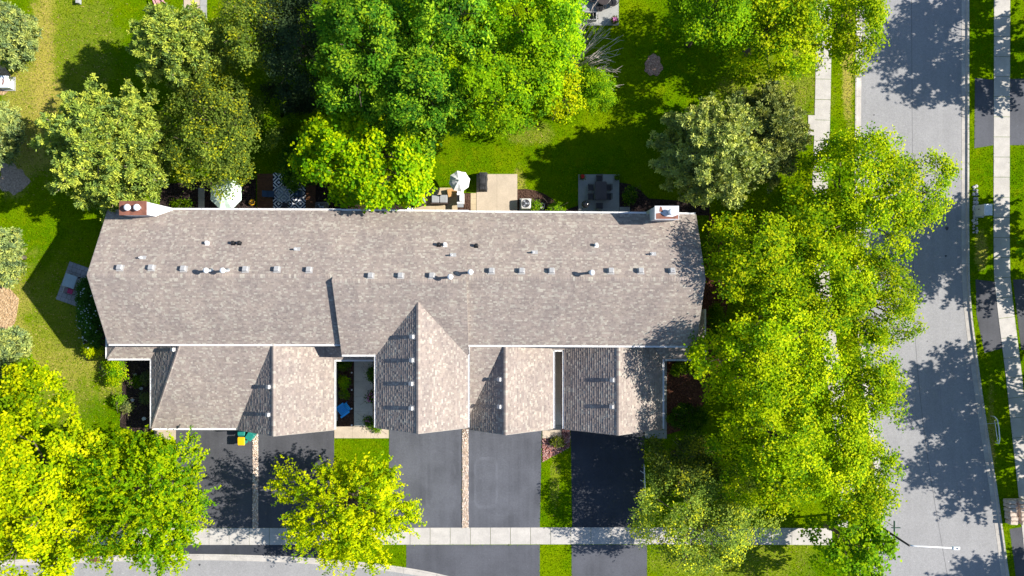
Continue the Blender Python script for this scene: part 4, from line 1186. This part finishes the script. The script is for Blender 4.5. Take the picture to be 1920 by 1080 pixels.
shrub('clump of long lime grass at the corner of the west porch', 216, 700, 22, 1.3, 'maple', 83, 1.1, 'ornamental_grass', 27)
shrub('small lime shrub at the lawn edge of the shaded bed', 224, 750, 9, .8, 'shrub', 84)
shrub('small blue-green dwarf conifer in the shaded west bed', 240, 763, 10, .7, 'bluepine', 85, .9)
shrub('small fern-like plant in the shaded west bed', 256, 716, 8, .6, 'shrub', 86, .6)
shrub('grey-green dwarf conifer against the garage gutter, lower one', 274, 745, 8, .7, 'bluepine', 87, .8)
shrub('grey-green dwarf conifer against the garage gutter, upper one', 274, 710, 7, .6, 'bluepine', 88, .8)
shrub('bright green shrub right of the air conditioner', 1003, 386, 8, .8, 'shrub', 89)
shrub('bright green plant at the right end of the mulch bed by the eave', 1040, 394, 11, .6, 'shrub', 90, 1.1)
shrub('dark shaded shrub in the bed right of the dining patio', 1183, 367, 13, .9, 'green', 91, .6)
shrub('light green shrub in the courtyard above the blue chair', 646, 716, 10, .9, 'fresh', 92, 1.0, ry=9)
shrub('tiny lime plant in the courtyard mulch', 645, 738, 5, .35, 'shrub', 93)
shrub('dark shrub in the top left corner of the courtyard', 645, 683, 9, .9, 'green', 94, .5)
shrub('green plant along the right courtyard wall', 697, 700, 4, .6, 'green', 95, .8, ry=9)
sp_ = shrub('dark plant with pink blooms beside the courtyard walk', 696, 745, 4, .6, 'green', 96, .6, ry=9)
blossoms(sp_, 26, .35, .55, .6, .85, M_pinkf, .06, 'blossoms', 3)
sp2 = shrub('low plant with pink blooms at the courtyard entrance', 691, 790, 5, .5, 'green', 97, .6, ry=7)
blossoms(sp2, 20, .25, .3, .4, .6, M_pinkf, .06, 'blossoms', 4)
shrub('green plant at the foot of the middle garage gutter', 706, 801, 10, .3, 'shrub', 98, .9, ry=4)
shrub('green groundcover plant along the back eave near the left chimney', 345, 383, 22, .6, 'shrub', 99, .8, ry=7)
shrub('sparse brown-green shrub in the red rock bed', 1045, 830, 10, .6, 'olive', 100, .6, ry=7)
shrub('green shrub row under the east porch roof', 1290, 690, 30, 1.0, 'fresh', 101, .6, ry=12)
shrub('green shrub below the birch at the east wall', 1345, 600, 16, 1.2, 'fresh', 102, .7, ry=30)
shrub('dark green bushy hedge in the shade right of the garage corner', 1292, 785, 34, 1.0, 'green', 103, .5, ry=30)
shrub('green ground plant at the foot of the first stoop', 300, 832, 26, .7, 'maple', 104, .9, ry=12)

# grass blades over the lawns
def grass():
    r = np.random.RandomState(99)
    n = 260000
    lo = np.array(G(-40, 1110)); hi = np.array(G(1960, -30))
    q = lo + r.rand(n, 2) * (hi - lo)
    ok = in_poly(q[:, 0], q[:, 1], wl) | in_poly(q[:, 0], q[:, 1], el)
    for e in EXCL: ok &= ~in_poly(q[:, 0], q[:, 1], e)
    q = q[ok]; n = len(q)
    # leave out the kerb edge
    dry = np.zeros(n)
    for (px, py, rx, ry, st) in DRY:
        x, y = G(px, py); d = np.hypot((q[:, 0] - x) / (rx * H / F), (q[:, 1] - y) / (ry * H / F)) + r.normal(0, .15, n)
        dry = np.maximum(dry, st * np.clip((1.15 - d) / .6, 0, 1))
    a = r.rand(n) * 6.28; L = .07 + .10 * r.rand(n)
    P = np.c_[q, np.full(n, .0)]
    dr = np.c_[np.cos(a), np.sin(a), .35 + .5 * r.rand(n)] * L[:, None]
    sd = np.c_[-np.sin(a), np.cos(a), np.zeros(n)] * (.022 + .02 * r.rand(n))[:, None]
    V = np.stack([P - sd, P + sd, P + dr], 1)
    f = np.sin(q[:, 0] * .7 + np.sin(q[:, 1] * .5) * 2) * .5 + .5
    g1 = np.array((.072, .165, .0008)); g2 = np.array((.190, .262, .0015)); dc = np.array((.42, .33, .12))
    c = (g1 + (g2 - g1) * (f[:, None] * .5 + .6 * r.rand(n, 1))) * (.55 + .85 * r.rand(n, 1))
    mk = (r.rand(n) < dry)[:, None]
    c = np.where(mk, dc * (.7 + .5 * r.rand(n, 1)), c)
    o = np_mesh('grass', V, 3, M_grass, np.repeat(c, 3, 0)); o['kind'] = 'stuff'
    tag(o, 'short mown green grass with straw coloured dry patches', 'grass')
grass()

# ------------------------------------------------------------------ garden furniture and small things
def legs(t, xs, ys, z, r, m, name='leg'):
    for x in xs:
        for y in ys: MB().box((x, y, z / 2), (r, r, z)).build(name, m, t)

def dining_chair(label, px, py, rz, group=None, m=M_darkmetal, sm=None):
    t = thing('patio_chair', label, 'chair', W(px, py, .06), rz, group)
    MB().box((0, 0, .43), (.5, .5, .06), 0, 1, None, .03).build('seat', sm or m, t)
    b = MB()
    for i in range(6): b.box((-.2 + i * .08, -.26, .72), (.03, .03, .5), 0, 1, ('X', .12))
    b.box((0, -.29, .97), (.5, .04, .06)).build('backrest', m, t)
    for s in (-1, 1): MB().box((s * .27, -.02, .64), (.05, .5, .035)).build('armrest', m, t)
    legs(t, (-.24, .24), (-.23, .23), .42, .04, m)
    return t
gp = None
tb = thing('dining_table', 'dark bronze patio table with rounded corners on the shaded grey patio', 'table', W(1124.5, 360, .06))
MB().box((0, 0, .73), (1.05, 1.68, .05), 0, 1, None, .09).build('tabletop', mat('slatted_bronze_top', (.085, .068, .064), .45, .15), tb)
for i in range(9): MB().box((-.42 + i * .105, 0, .762), (.085, 1.5, .012)).build('slat', mat('slatted_bronze_top', (.085, .068, .064)), tb)
legs(tb, (-.42, .42), (-.7, .7), .7, .06, M_darkmetal)
for (px, py, rz, lb) in ((1107, 353, -math.pi / 2, 'upper chair on the left side of the bronze patio table'), (1107, 370, -math.pi / 2, 'lower chair on the left side of the bronze patio table'),
                         (1139, 353, math.pi / 2, 'upper chair on the right side of the bronze patio table'), (1139, 370, math.pi / 2, 'lower chair on the right side of the bronze patio table'),
                         (1122.5, 336, math.pi, 'chair at the lawn end of the bronze patio table'), (1122.5, 387, 0, 'chair at the house end of the bronze patio table')):
    dining_chair(lb, px, py, rz, 'chairs around the bronze patio table')
def kettle_grill(label, px, py):
    t = thing('kettle_grill', label, 'grill', W(px, py, .06))
    MB().lathe((0, 0, .55), [(.1, 0), (.3, .12), (.34, .25)], 18).build('bowl', M_black, t, False, True)
    l = MB().lathe((0, 0, .81), [(.345, 0), (.33, .12), (.2, .22), (.03, .26)], 18).build('lid', mat('glossy_black_enamel', (.02, .02, .022), .12, .1, 3, 0, 40, 0, .6), t, False, True)
    MB().box((0, 0, 1.1), (.16, .03, .03)).build('handle', M_black, l)
    for k in range(3): MB().tube([(.12 * math.cos(k * 2.1), .12 * math.sin(k * 2.1), .6), (.33 * math.cos(k * 2.1), .33 * math.sin(k * 2.1), 0)], .018, 6).build('leg', M_black, t)
kettle_grill('black kettle grill in the house corner of the shaded grey patio', 1096, 385)
def planter(label, px, py, flower, pal, seed, s=.42, round_=False, m=M_terra):
    t = thing('planter', label, 'planter', W(px, py, .05))
    if round_: MB().lathe((0, 0, 0), [(s * .33, 0), (s * .5, .4), (s * .54, .42), (s * .46, .4), (s * .44, .34)], 16).build('pot', m, t, False, True)
    else: MB().box((0, 0, .2), (s * .8, s * .8, .4), 0, 1.2).build('pot', m, t)
    r = np.random.RandomState(seed); n = 160
    P = r.normal(0, 1, (n, 3)) * [s * .3, s * .3, .09] + [0, 0, .5]
    V, c = leaf_quads(P, unit(r.normal(0, .5, (n, 3)) + [0, 0, .8]), .11, .6, r, np.array(PAL[pal])[r.randint(0, len(PAL[pal]), n)])
    np_mesh('leaves', V, 4, M_leaf, c, t)
    if flower: blossoms(t, 40, s * .35, s * .35, .56, .66, flower, .06, 'blossoms', seed)
planter('square planter with red flowers at the lawn corner of the grey patio', 1091, 333, M_red, 'green', 1)
planter('square planter of dark greenery at the right corner of the grey patio', 1156, 334, None, 'green', 2)
planter('round brown pot of pale foliage at the corner of the top patio', 1151, 41, M_pinkf, 'olive', 3, .62, True)
# covered grill
cg = thing('covered_grill', 'grill under a black fabric cover on the sunlit concrete patio', 'grill', W(906, 342, .05))
bm = bmesh.new(); bmesh.ops.create_cube(bm, size=1); bmesh.ops.subdivide_edges(bm, edges=bm.edges, cuts=5, use_grid_fill=True)
rc = random.Random(4)
for v in bm.verts:
    x, y, z = v.co; fl = 1.12 - .3 * (z + .5) + .05 * math.sin(y * 14) * (1 if abs(x) > .45 else 0)
    hgt = 1.15 - (.22 if abs(y) > .3 else 0) - .08 * abs(x)
    v.co = Vector((x * .68 * fl + rc.uniform(-.02, .02), y * 1.6 * (1.04 - .1 * (z + .5)) + rc.uniform(-.02, .02), (z + .5) * hgt + rc.uniform(-.02, .02)))
me = bpy.data.meshes.new('cover'); bm.to_mesh(me); bm.free(); me.materials.append(mat('black_cover_fabric', (.028, .028, .031), .8, .25, 5)); 
o = bpy.data.objects.new('cover', me); col.objects.link(o); o.parent = cg
for y in (-.6, .6): MB().lathe((0, y, .0), [(.02, 0), (.06, .02), (.06, .1), (.02, .12)], 10).build('wheel', M_black, cg)
def parasol(label, px, py, r, zt, m, n=8, drop=.55, rot=.2, zb=.05):
    p = W(px, py, zt - drop * .5); t = thing('parasol', label, 'parasol', (p.x, p.y, zb))
    z = zt - zb
    for k in range(n):
        a0 = rot + 6.2832 * k / n; a1 = rot + 6.2832 * (k + 1) / n
        rings = []
        for f, dz in ((.04, 0), (.35, .22), (.7, .58), (1, 1.0)):
            rings.append([(r * f * math.cos(a0), r * f * math.sin(a0), z - drop * dz), (r * f * .985 * math.cos((a0 + a1) / 2) * math.cos((a1 - a0) / 2), r * f * .985 * math.sin((a0 + a1) / 2) * math.cos((a1 - a0) / 2), z - drop * dz - .05 * f), (r * f * math.cos(a1), r * f * math.sin(a1), z - drop * dz)])
        vs = [q for R_ in rings for q in R_]; fs = []
        for i in range(3):
            for j in range(2): fs.append((i * 3 + j, i * 3 + j + 1, i * 3 + 4 + j, i * 3 + 3 + j))
        o = MB().add(vs, fs).build('canopy_panel', m, t)
        md = o.modifiers.new('thickness', 'SOLIDIFY'); md.thickness = .012
        MB().tube([(0, 0, z - .02), (r * .98 * math.cos(a0), r * .98 * math.sin(a0), z - drop - .03)], .012, 4).build('rib', M_steel, t)
    MB().tube([(0, 0, 0), (0, 0, z + .08)], .03, 8).build('pole', M_steel, t)
    MB().lathe((0, 0, z - .02), [(.06, 0), (.08, .05), (.02, .12)], 10).build('finial', m, t, False, True)
    MB().lathe((0, 0, 0), [(.28, 0), (.28, .06), (.05, .1)], 14).build('base', M_black, t)
parasol('white parasol on the tan patio, partly under the lime maple', 861, 339, .93, 2.7, M_umb)
parasol('large pale mint parasol under the olive tree at the back eave', 421, 362, 1.45, 2.7, M_mint, 8, .6, .39)
# tan patio furniture
sf = thing('outdoor_sofa', 'brown wicker outdoor sofa with two light grey cushions on the tan patio', 'sofa', W(825, 375, .05))
MB().box((0, 0, .2), (1.5, .85, .36)).build('base', M_brownsofa, sf)
MB().box((0, -.38, .55), (1.5, .12, .4)).build('backrest', M_brownsofa, sf)
for s in (-1, 1): MB().box((s * .36, .05, .45), (.68, .68, .16), 0, 1, None, .05).build('cushion', M_grey, sf)
ac_ = thing('outdoor_armchair', 'brown wicker armchair with a grey cushion left of the grey sofa', 'armchair', W(791, 378, .05), .35)
MB().box((0, 0, .2), (.8, .8, .36)).build('base', M_brownsofa, ac_); MB().box((0, -.36, .55), (.8, .1, .4)).build('backrest', M_brownsofa, ac_)
MB().box((0, .03, .45), (.66, .66, .14), 0, 1, None, .05).build('cushion', M_grey, ac_)
ct = thing('coffee_table', 'honey coloured low wooden table beside the white parasol', 'table', W(849, 362, .05), .2)
MB().box((0, 0, .42), (.9, .7, .05), 0, 1, None, .04).build('tabletop', mat('honey_wood', (.50, .28, .11), .5, .2, 4), ct); legs(ct, (-.38, .38), (-.28, .28), .4, .05, M_wood)
gg = thing('gas_grill', 'white and grey gas grill cart below the white parasol', 'grill', W(864.5, 374, .05))
MB().box((0, 0, .45), (.6, .9, .8)).build('cabinet', M_light, gg); MB().box((.08, -.02, .93), (.36, .62, .16), 0, .85, None, .05).build('lid', M_light, gg)
MB().box((-.2, -.02, .89), (.16, .6, .06)).build('grate', M_black, gg); MB().box((0, .58, .82), (.55, .28, .04)).build('side_shelf', M_light, gg); MB().box((0, -.62, .82), (.55, .34, .04)).build('side_shelf', M_steel, gg)
for y in (-.35, .35): MB().lathe((.2, y, 0), [(.02, 0), (.05, .02), (.05, .05)], 8).build('wheel', M_black, gg)
rt = thing('garden_ring', 'white ring-shaped hose coil against the back eave on the tan patio side', 'hose', W(769, 394, .05))
MB().tube([(.24 * math.cos(a), .24 * math.sin(a), .08) for a in np.linspace(0, 6.2832, 22)], .05, 8, False).build('coil', M_light, rt)
MB().lathe((0, 0, 0), [(.2, 0), (.2, .03), (.05, .04)], 14).build('stand', M_light, rt)
def ac_unit(label, px, py, m=M_galv, dark=M_black):
    t = thing('air_conditioner', label, 'air conditioner', W(px, py, .03))
    MB().box((0, 0, .04), (1.05, 1.05, .08)).build('pad', M_patio2, t)
    c = MB().box((0, 0, .45), (.9, .9, .74), 0, 1, None, .09).build('cabinet', m, t)
    MB().lathe((0, 0, .825), [(.36, 0), (.36, .006), (.34, .006)], 24).build('fan_opening', dark, c)
    f = MB()
    for k in range(3):
        a = k * 2.094
        f.add([(.06 * math.cos(a), .06 * math.sin(a), .838), (.32 * math.cos(a - .35), .32 * math.sin(a - .35), .836), (.33 * math.cos(a + .35), .33 * math.sin(a + .35), .842)], [(0, 1, 2)])
    f.build('fan_blades', M_steel, c)
    gr = MB()
    for rr2 in (.12, .2, .28, .35): gr.tube([(rr2 * math.cos(a), rr2 * math.sin(a), .86) for a in np.linspace(0, 6.2832, 20)], .006, 4, False)
    gr.lathe((0, 0, .85), [(.09, 0), (.08, .02), (.02, .03)], 12).build('fan_guard', M_steel, c)
ac_unit('pale grey air conditioner with a round fan in the mulch bed', 985.5, 383.5, mat('almond_enamel', (.56, .54, .50), .5, .05))
ac_unit('dark grey air conditioner at the eave right of the patterned rug', 605, 390, mat('dark_enamel', (.12, .12, .13), .5, .1))
hs = thing('garden_hose', 'pale garden hose looped on the mulch right of the air conditioner', 'hose', W(1016, 387, .05))
MB().tube([(-.25, .1, .05), (.02, .3, .06), (.22, .2, .05), (.2, -.1, .05), (.05, -.34, .05), (-.1, -.2, .06), (-.22, -.12, .05), (.0, .02, .08), (-.2, .12, .06)], .03, 6).build('hose', M_hose, hs, False, True)
MB().box((-.02, -.08, .08), (.26, .18, .14), .5).build('reel', M_hose, hs)
# wooden deck with rug, glass table and navy chairs
dk = struct('deck'); 
for i in range(20):
    y0 = 326 + i * 3.9
    a = G(483, y0); b = G(592, y0 + 3.5)
    MB().box(((a[0] + b[0]) / 2, (a[1] + b[1]) / 2, .09), (b[0] - a[0], a[1] - b[1], .06)).build('plank', M_wood, dk)
EXCL.append(GP([(483, 326), (592, 326), (592, 404), (483, 404)]))
c0 = W(542.5, 362, .13)
rg = MB().box((0, 0, 0), (61 * (H - .1) / F, 76 * (H - .1) / F, .014)).build('rug', M_rug); rg.location = (c0.x, c0.y, .13)
tag(rg, 'navy and white rug of nested diamonds on the wooden deck', 'rug')
gt = thing('glass_table', 'grey glass-topped table standing on the diamond rug', 'table', W(536, 366, .137))
gm, nt, bs = nodes_of('smoked_glass')
bs.inputs['Base Color'].default_value = (.35, .4, .42, 1); bs.inputs['Roughness'].default_value = .1; bs.inputs['Alpha'].default_value = .42
MB().box((0, 0, .7), (1.2, 1.35, .012)).build('tabletop', gm, gt)
legs(gt, (-.55, .55), (-.6, .6), .69, .05, M_darkmetal)
def sling(label, px, py, rz):
    t = thing('sling_chair', label, 'chair', W(px, py, .14), rz)
    MB().box((0, .05, .4), (.55, .55, .04)).build('seat', M_navy, t); MB().box((0, -.42, .62), (.55, .55, .04), 0, 1, ('X', -.9)).build('backrest', M_navy, t)
    legs(t, (-.27, .27), (-.25, .27), .4, .035, M_darkmetal)
    for s in (-1, 1): MB().box((s * .29, -.02, .58), (.05, .55, .03)).build('armrest', M_darkmetal, t)
sling('navy sling chair left of the glass table on the rug', 510, 365, -math.pi / 2)
sling('navy sling chair right of the glass table on the rug', 560, 365, math.pi / 2)
dining_chair('dark cushioned chair at the lawn end of the glass table', 540, 346, math.pi, None, M_black, M_black)
dining_chair('dark cushioned chair at the house end of the glass table', 537, 387, 0, None, M_black, M_darkmetal)
bl = thing('planter', 'yellow round pot beside the wooden deck', 'planter', W(475, 380, .03))
MB().lathe((0, 0, 0), [(.16, 0), (.26, .3), (.28, .34), (.22, .33), (.2, .28)], 16).build('pot', M_yellow, bl, False, True)
blossoms(bl, 24, .2, .2, .33, .38, M_black, .05, 'soil', 6)
# bins
def wheelie(label, px, py, rz, lidm):
    q_ = W(px, py, 1.0); t = thing('wheelie_bin', label, 'bin', (q_.x, q_.y, .012), rz)
    MB().box((0, 0, .5), (.5, .58, .92), 0, 1.16).build('body', M_teal, t)
    MB().box((0, .02, .99), (.64, .74, .07), 0, .97, None, .05).build('lid', lidm, t)
    MB().tube([(-.24, -.38, .95), (.24, -.38, .95)], .02, 6).build('handle', M_teal, t)
    for s in (-1, 1): MB().tube([(s * .22, -.3, .12), (s * .28, -.3, .12)], .12, 10).build('wheel', M_black, t)
wheelie('teal bin with a yellow lid standing on the first driveway', 452, 827, math.pi, M_yellow)
wheelie('teal lidded bin under the gutter behind the yellow lid', 452, 809, math.pi, M_teal)
wheelie('teal bin turned askew, right of the yellow lidded bin', 468, 818, math.pi - .6, M_teal)
def adirondack(label, px, py, rz, m, z=.03):
    t = thing('adirondack_chair', label, 'chair', W(px, py, z), rz)
    for i in range(5): MB().box((-.22 + i * .11, .05, .36), (.095, .6, .025), 0, 1, ('X', .2)).build('seat_slat', m, t)
    for i in range(5):
        L = .95 - .07 * abs(i - 2)
        MB().box((-.22 + i * .11, -.46, .32 + L * .4), (.095, .025, L), 0, 1, ('X', .55)).build('back_slat', m, t)
    for s in (-1, 1):
        MB().box((s * .37, .02, .55), (.15, .78, .025)).build('armrest', m, t)
        MB().box((s * .34, .32, .27), (.04, .1, .54)).build('leg', m, t); MB().box((s * .3, -.1, .2), (.04, .9, .1), 0, 1, ('X', .25)).build('leg', m, t)
    return t
adirondack('blue plastic garden chair in the shaded courtyard', 645, 767, 2.2, M_blue).scale = (1.2, 1.2, 1.1)
adirondack('pink weathered wooden garden chair on the lawn at the top left edge', 301, 3, -2.7, M_pink, .0)
for i, (px, py) in enumerate(((664, 698), (664, 730), (664, 765), (664, 796))):
    t = thing('path_light', ('first', 'second', 'third', 'fourth')[i] + ' small path light from the top along the courtyard walk', 'lamp', W(px - 3, py, .02), 0, 'path lights along the courtyard walk')
    MB().tube([(0, 0, 0), (0, 0, .3)], .012, 6).build('stake', M_steel, t); MB().lathe((0, 0, .28), [(.03, 0), (.07, .03), (.07, .06), (.02, .09)], 10).build('cap', M_light, t)
# white rocks in the shaded west bed
for i, (px, py) in enumerate(((254, 704), (265, 728), (248, 750), (270, 785))):
    t = thing('garden_rock', ('topmost pale rock', 'second pale rock from the top', 'third pale rock from the top', 'lowest pale rock')[i] + ' in the shaded west bed', 'rock', W(px, py, .1), 0, 'pale rocks in the west bed')
    boulder('stone', t, (0, 0, 0), (.18, .2, .14), rr, colr=(.5, .52, .55))
# things on the paver patio
pt = thing('patio_table', 'square blue-grey slab table on the grey paver patio', 'table', W(139, 527, .06), math.atan2(ux[1], ux[0]))
MB().box((0, 0, .62), (1.1, 1.15, .07), 0, 1, None, .04).build('tabletop', M_tabletop, pt); legs(pt, (-.45, .45), (-.48, .48), .6, .07, M_darkmetal)
pc = thing('folding_chair', 'small magenta chair with dark frame below the square patio table', 'chair', W(137, 546, .06), math.atan2(ux[1], ux[0]) + math.pi)
MB().box((0, 0, .42), (.48, .46, .07), 0, 1, None, .04).build('seat', M_red2, pc); MB().box((.3, .0, .62), (.06, .5, .45), 0, 1, ('Y', .25)).build('backrest', M_steel, pc)
legs(pc, (-.26, .26), (-.24, .24), .42, .04, M_black)
for s in (-1, 1): MB().box((0, s * .27, .58), (.5, .04, .04)).build('armrest', M_black, pc)
# top patio
ft = thing('planter_box', 'long black trough with dark plants on the top patio', 'planter', W(1103, 33.5, .05))
for (c, s) in (((0, .33, .25), (1.4, .06, .5)), ((0, -.33, .25), (1.4, .06, .5)), ((-.67, 0, .25), (.06, .6, .5)), ((.67, 0, .25), (.06, .6, .5))): MB().box(c, s).build('side', M_galv, ft)
MB().box((0, 0, .2), (1.28, .6, .3)).build('soil', M_black, ft)
r6 = np.random.RandomState(5); n6 = 160
V, c6 = leaf_quads(r6.normal(0, 1, (n6, 3)) * [.35, .16, .05] + [0, 0, .42], unit(r6.normal(0, .6, (n6, 3)) + [0, 0, .6]), .14, .5, r6, np.array(PAL['dark'])[r6.randint(0, 3, n6)] * 1.3)
np_mesh('leaves', V, 4, M_leaf, c6, ft)
td = thing('round_table', 'round dark table on the top patio cut by the photo edge', 'table', W(1130, 2, .05))
MB().lathe((0, 0, .68), [(.62, 0), (.64, .03), (.6, .05)], 24).build('tabletop', M_darkmetal, td); MB().lathe((0, 0, 0), [(.3, 0), (.3, .04), (.05, .08), (.05, .68)], 12).build('pedestal', M_darkmetal, td)
def barrel(label, px, py, rz):
    t = thing('lounge_chair', label, 'chair', W(px, py, .05), rz)
    MB().lathe((0, 0, .3), [(.3, 0), (.36, .1), (.3, .14)], 16).build('seat', M_black, t)
    b = MB()
    for i in range(13):
        a = math.pi * (1.0 + i / 12.0); b.tube([(.36 * math.cos(a), .34 * math.sin(a), .35), (.46 * math.cos(a), .44 * math.sin(a), .82)], .012, 5)
    b.tube([(.47 * math.cos(a), .45 * math.sin(a), .83) for a in np.linspace(math.pi, 2 * math.pi, 16)], .028, 6).build('backrest', M_darkmetal, t)
    for k in range(4): a = k * 1.571 + .78; MB().tube([(.28 * math.cos(a), .28 * math.sin(a), 0), (.28 * math.cos(a), .28 * math.sin(a), .32)], .02, 6).build('leg', M_darkmetal, t)
barrel('black barrel chair at the top patio nearest the trough', 1124, 17, 0)
barrel('black barrel chair at the top patio nearest the patio edge', 1148, 8, .6)
barrel('black barrel chair on the far left of the top patio table', 1109, 0, -1.2)
# utility boxes
def util(label, px, py, sx, sy, h, rust=False, rz=0.0):
    p = W(px, py, h); k = 1
    t = thing('utility_box', label, 'utility box', (p.x, p.y, 0), rz)
    MB().box((0, 0, .05), (sx + .2, sy + .2, .1)).build('pad', M_patio2, t)
    MB().box((0, 0, h / 2 + .03), (sx, sy, h - .06), 0, .97).build('cabinet', M_box, t)
    l = MB().box((0, 0, h + .01), (sx * 1.02, sy * 1.04, .05), 0, .95).build('lid', mat('pale_box_lid', (.62, .66, .70), .5, .06), t)
    MB().box((-sx / 2 - .004, sy * .12, h * .5), (.03, .06, .16)).build('handle', M_black, t)
    if rust: MB().add([(-.1, -.25, h + .041), (.03, -.3, h + .041), (.1, .02, h + .041), (.04, .3, h + .041), (-.06, .2, h + .041), (-.02, 0, h + .041)], [(0, 1, 2, 3, 4, 5)]).build('rust_stain', M_rust, t)
util('pale green utility box between kerb and right sidewalk', 1853, 393, .72, .95, 1.35)
util('pale utility box with a rust streak on wood chips at the left edge', 6, 153, .95, 1.05, .75, True)
ub = thing('meter_box', 'small grey box standing on the lawn at the top left edge', 'utility box', W(150, 4))
MB().box((0, 0, .2), (.26, .45, .4), 0, .9, None, .03).build('body', M_grey, ub); MB().box((0, 0, .41), (.27, .46, .03)).build('lid', M_galv, ub)
# storm drain
sd_ = thing('storm_drain', 'rusty iron storm drain grate set in the lower left kerb', 'storm drain', W(177.5, 1047, -.05))
MB().box((0, 0, -.02), (.86, .62, .16)).build('frame', M_iron, sd_)
for i in range(7): MB().box((-.33 + i * .11, 0, .075), (.05, .5, .03)).build('bar', M_iron, sd_)
MB().box((0, 0, .064), (.76, .5, .006)).build('opening', M_black, sd_)
# street light: pole base behind the kerb, arm over the street
def streetlight():
    topz = 8.2
    p = W(1705, 1023, topz); e = W(1797, 1028, topz + .25)
    t = thing('street_light', 'street light with a white arm reaching over the lower right street', 'street lamp', (p.x, p.y, 0))
    MB().lathe((0, 0, 0), [(.22, 0), (.22, .12), (.12, .16)], 14).build('base', M_darkmetal, t)
    MB().tube([(0, 0, .1), (0, 0, 4), (0, 0, topz)], [.12, .1, .075], 12).build('pole', M_darkmetal, t, False, True)
    d = e - p; d.z = 0
    MB().tube([(0, 0, topz - .15), (d.x * .1, d.y * .1, topz + .05), (d.x * .9, d.y * .9, topz + .25)], [.055, .055, .04], 10).build('arm', M_light, t, False, True)
    h = MB().box((0, 0, 0), (.62, .27, .13), math.atan2(d.y, d.x), .88, None, .05).build('lamp_head', M_light, t); h.location = (d.x * .95, d.y * .95, topz + .28)
    MB().lathe((.05, 0, .066), [(.05, 0), (.05, .06), (.03, .07)], 10).build('photocell', M_navy, h)
streetlight()
def street_sign():
    z = 3.2; p = W(1678, 988.5, z)
    t = thing('street_sign', 'street corner post with two crossed name blades seen edge on', 'sign', (p.x, p.y, 0))
    MB().tube([(0, 0, 0), (0, 0, z + .15)], .03, 8).build('post', M_galv, t)
    g_ = mat('green_sign_sheet', (.02, .10, .07), .5, .1)
    MB().box((0, 0, z - .1), (.03, 1.0, .2)).build('blade', g_, t); MB().box((.02, 0, z + .12), (.75, .03, .2)).build('blade', g_, t)
street_sign()
# kerb-side rail in the tree shade, right edge
kr = thing('kerb_rail', 'low pale looped metal rail on the grass at the right kerb', 'rail', W(1859, 803))
MB().tube([(-.05, 1.1, 0), (-.1, 1.15, .5), (0, .9, .75), (.1, .2, .8), (.22, -.8, .75), (.3, -1.25, .5), (.3, -1.25, 0)], .045, 8).build('rail', M_light, kr, False, True)
MB().tube([(.0, .8, .4), (.15, -.2, .4), (.28, -1.15, .4)], .03, 8).build('rail', M_light, kr, False, True)
MB().tube([(-.02, .62, .78), (-1.5, .52, .80)], .022, 6).build('bar', M_steel, kr)
# white frame beside the shaded driveway
wf = thing('white_rack', 'white metal frame lying along the right edge of the shaded driveway', 'frame', W(1207, 906))
MB().tube([(0, 1.7, .0), (-.05, 1.6, .5), (0, .2, .55), (.05, -1.3, .5), (.1, -1.5, 0)], .05, 8).build('rail', M_light, wf, False, True)
for y in (1.0, .2, -.7): MB().tube([(-.03, y, .5), (-.3, y + .1, .02)], .03, 6).build('brace', M_light, wf)
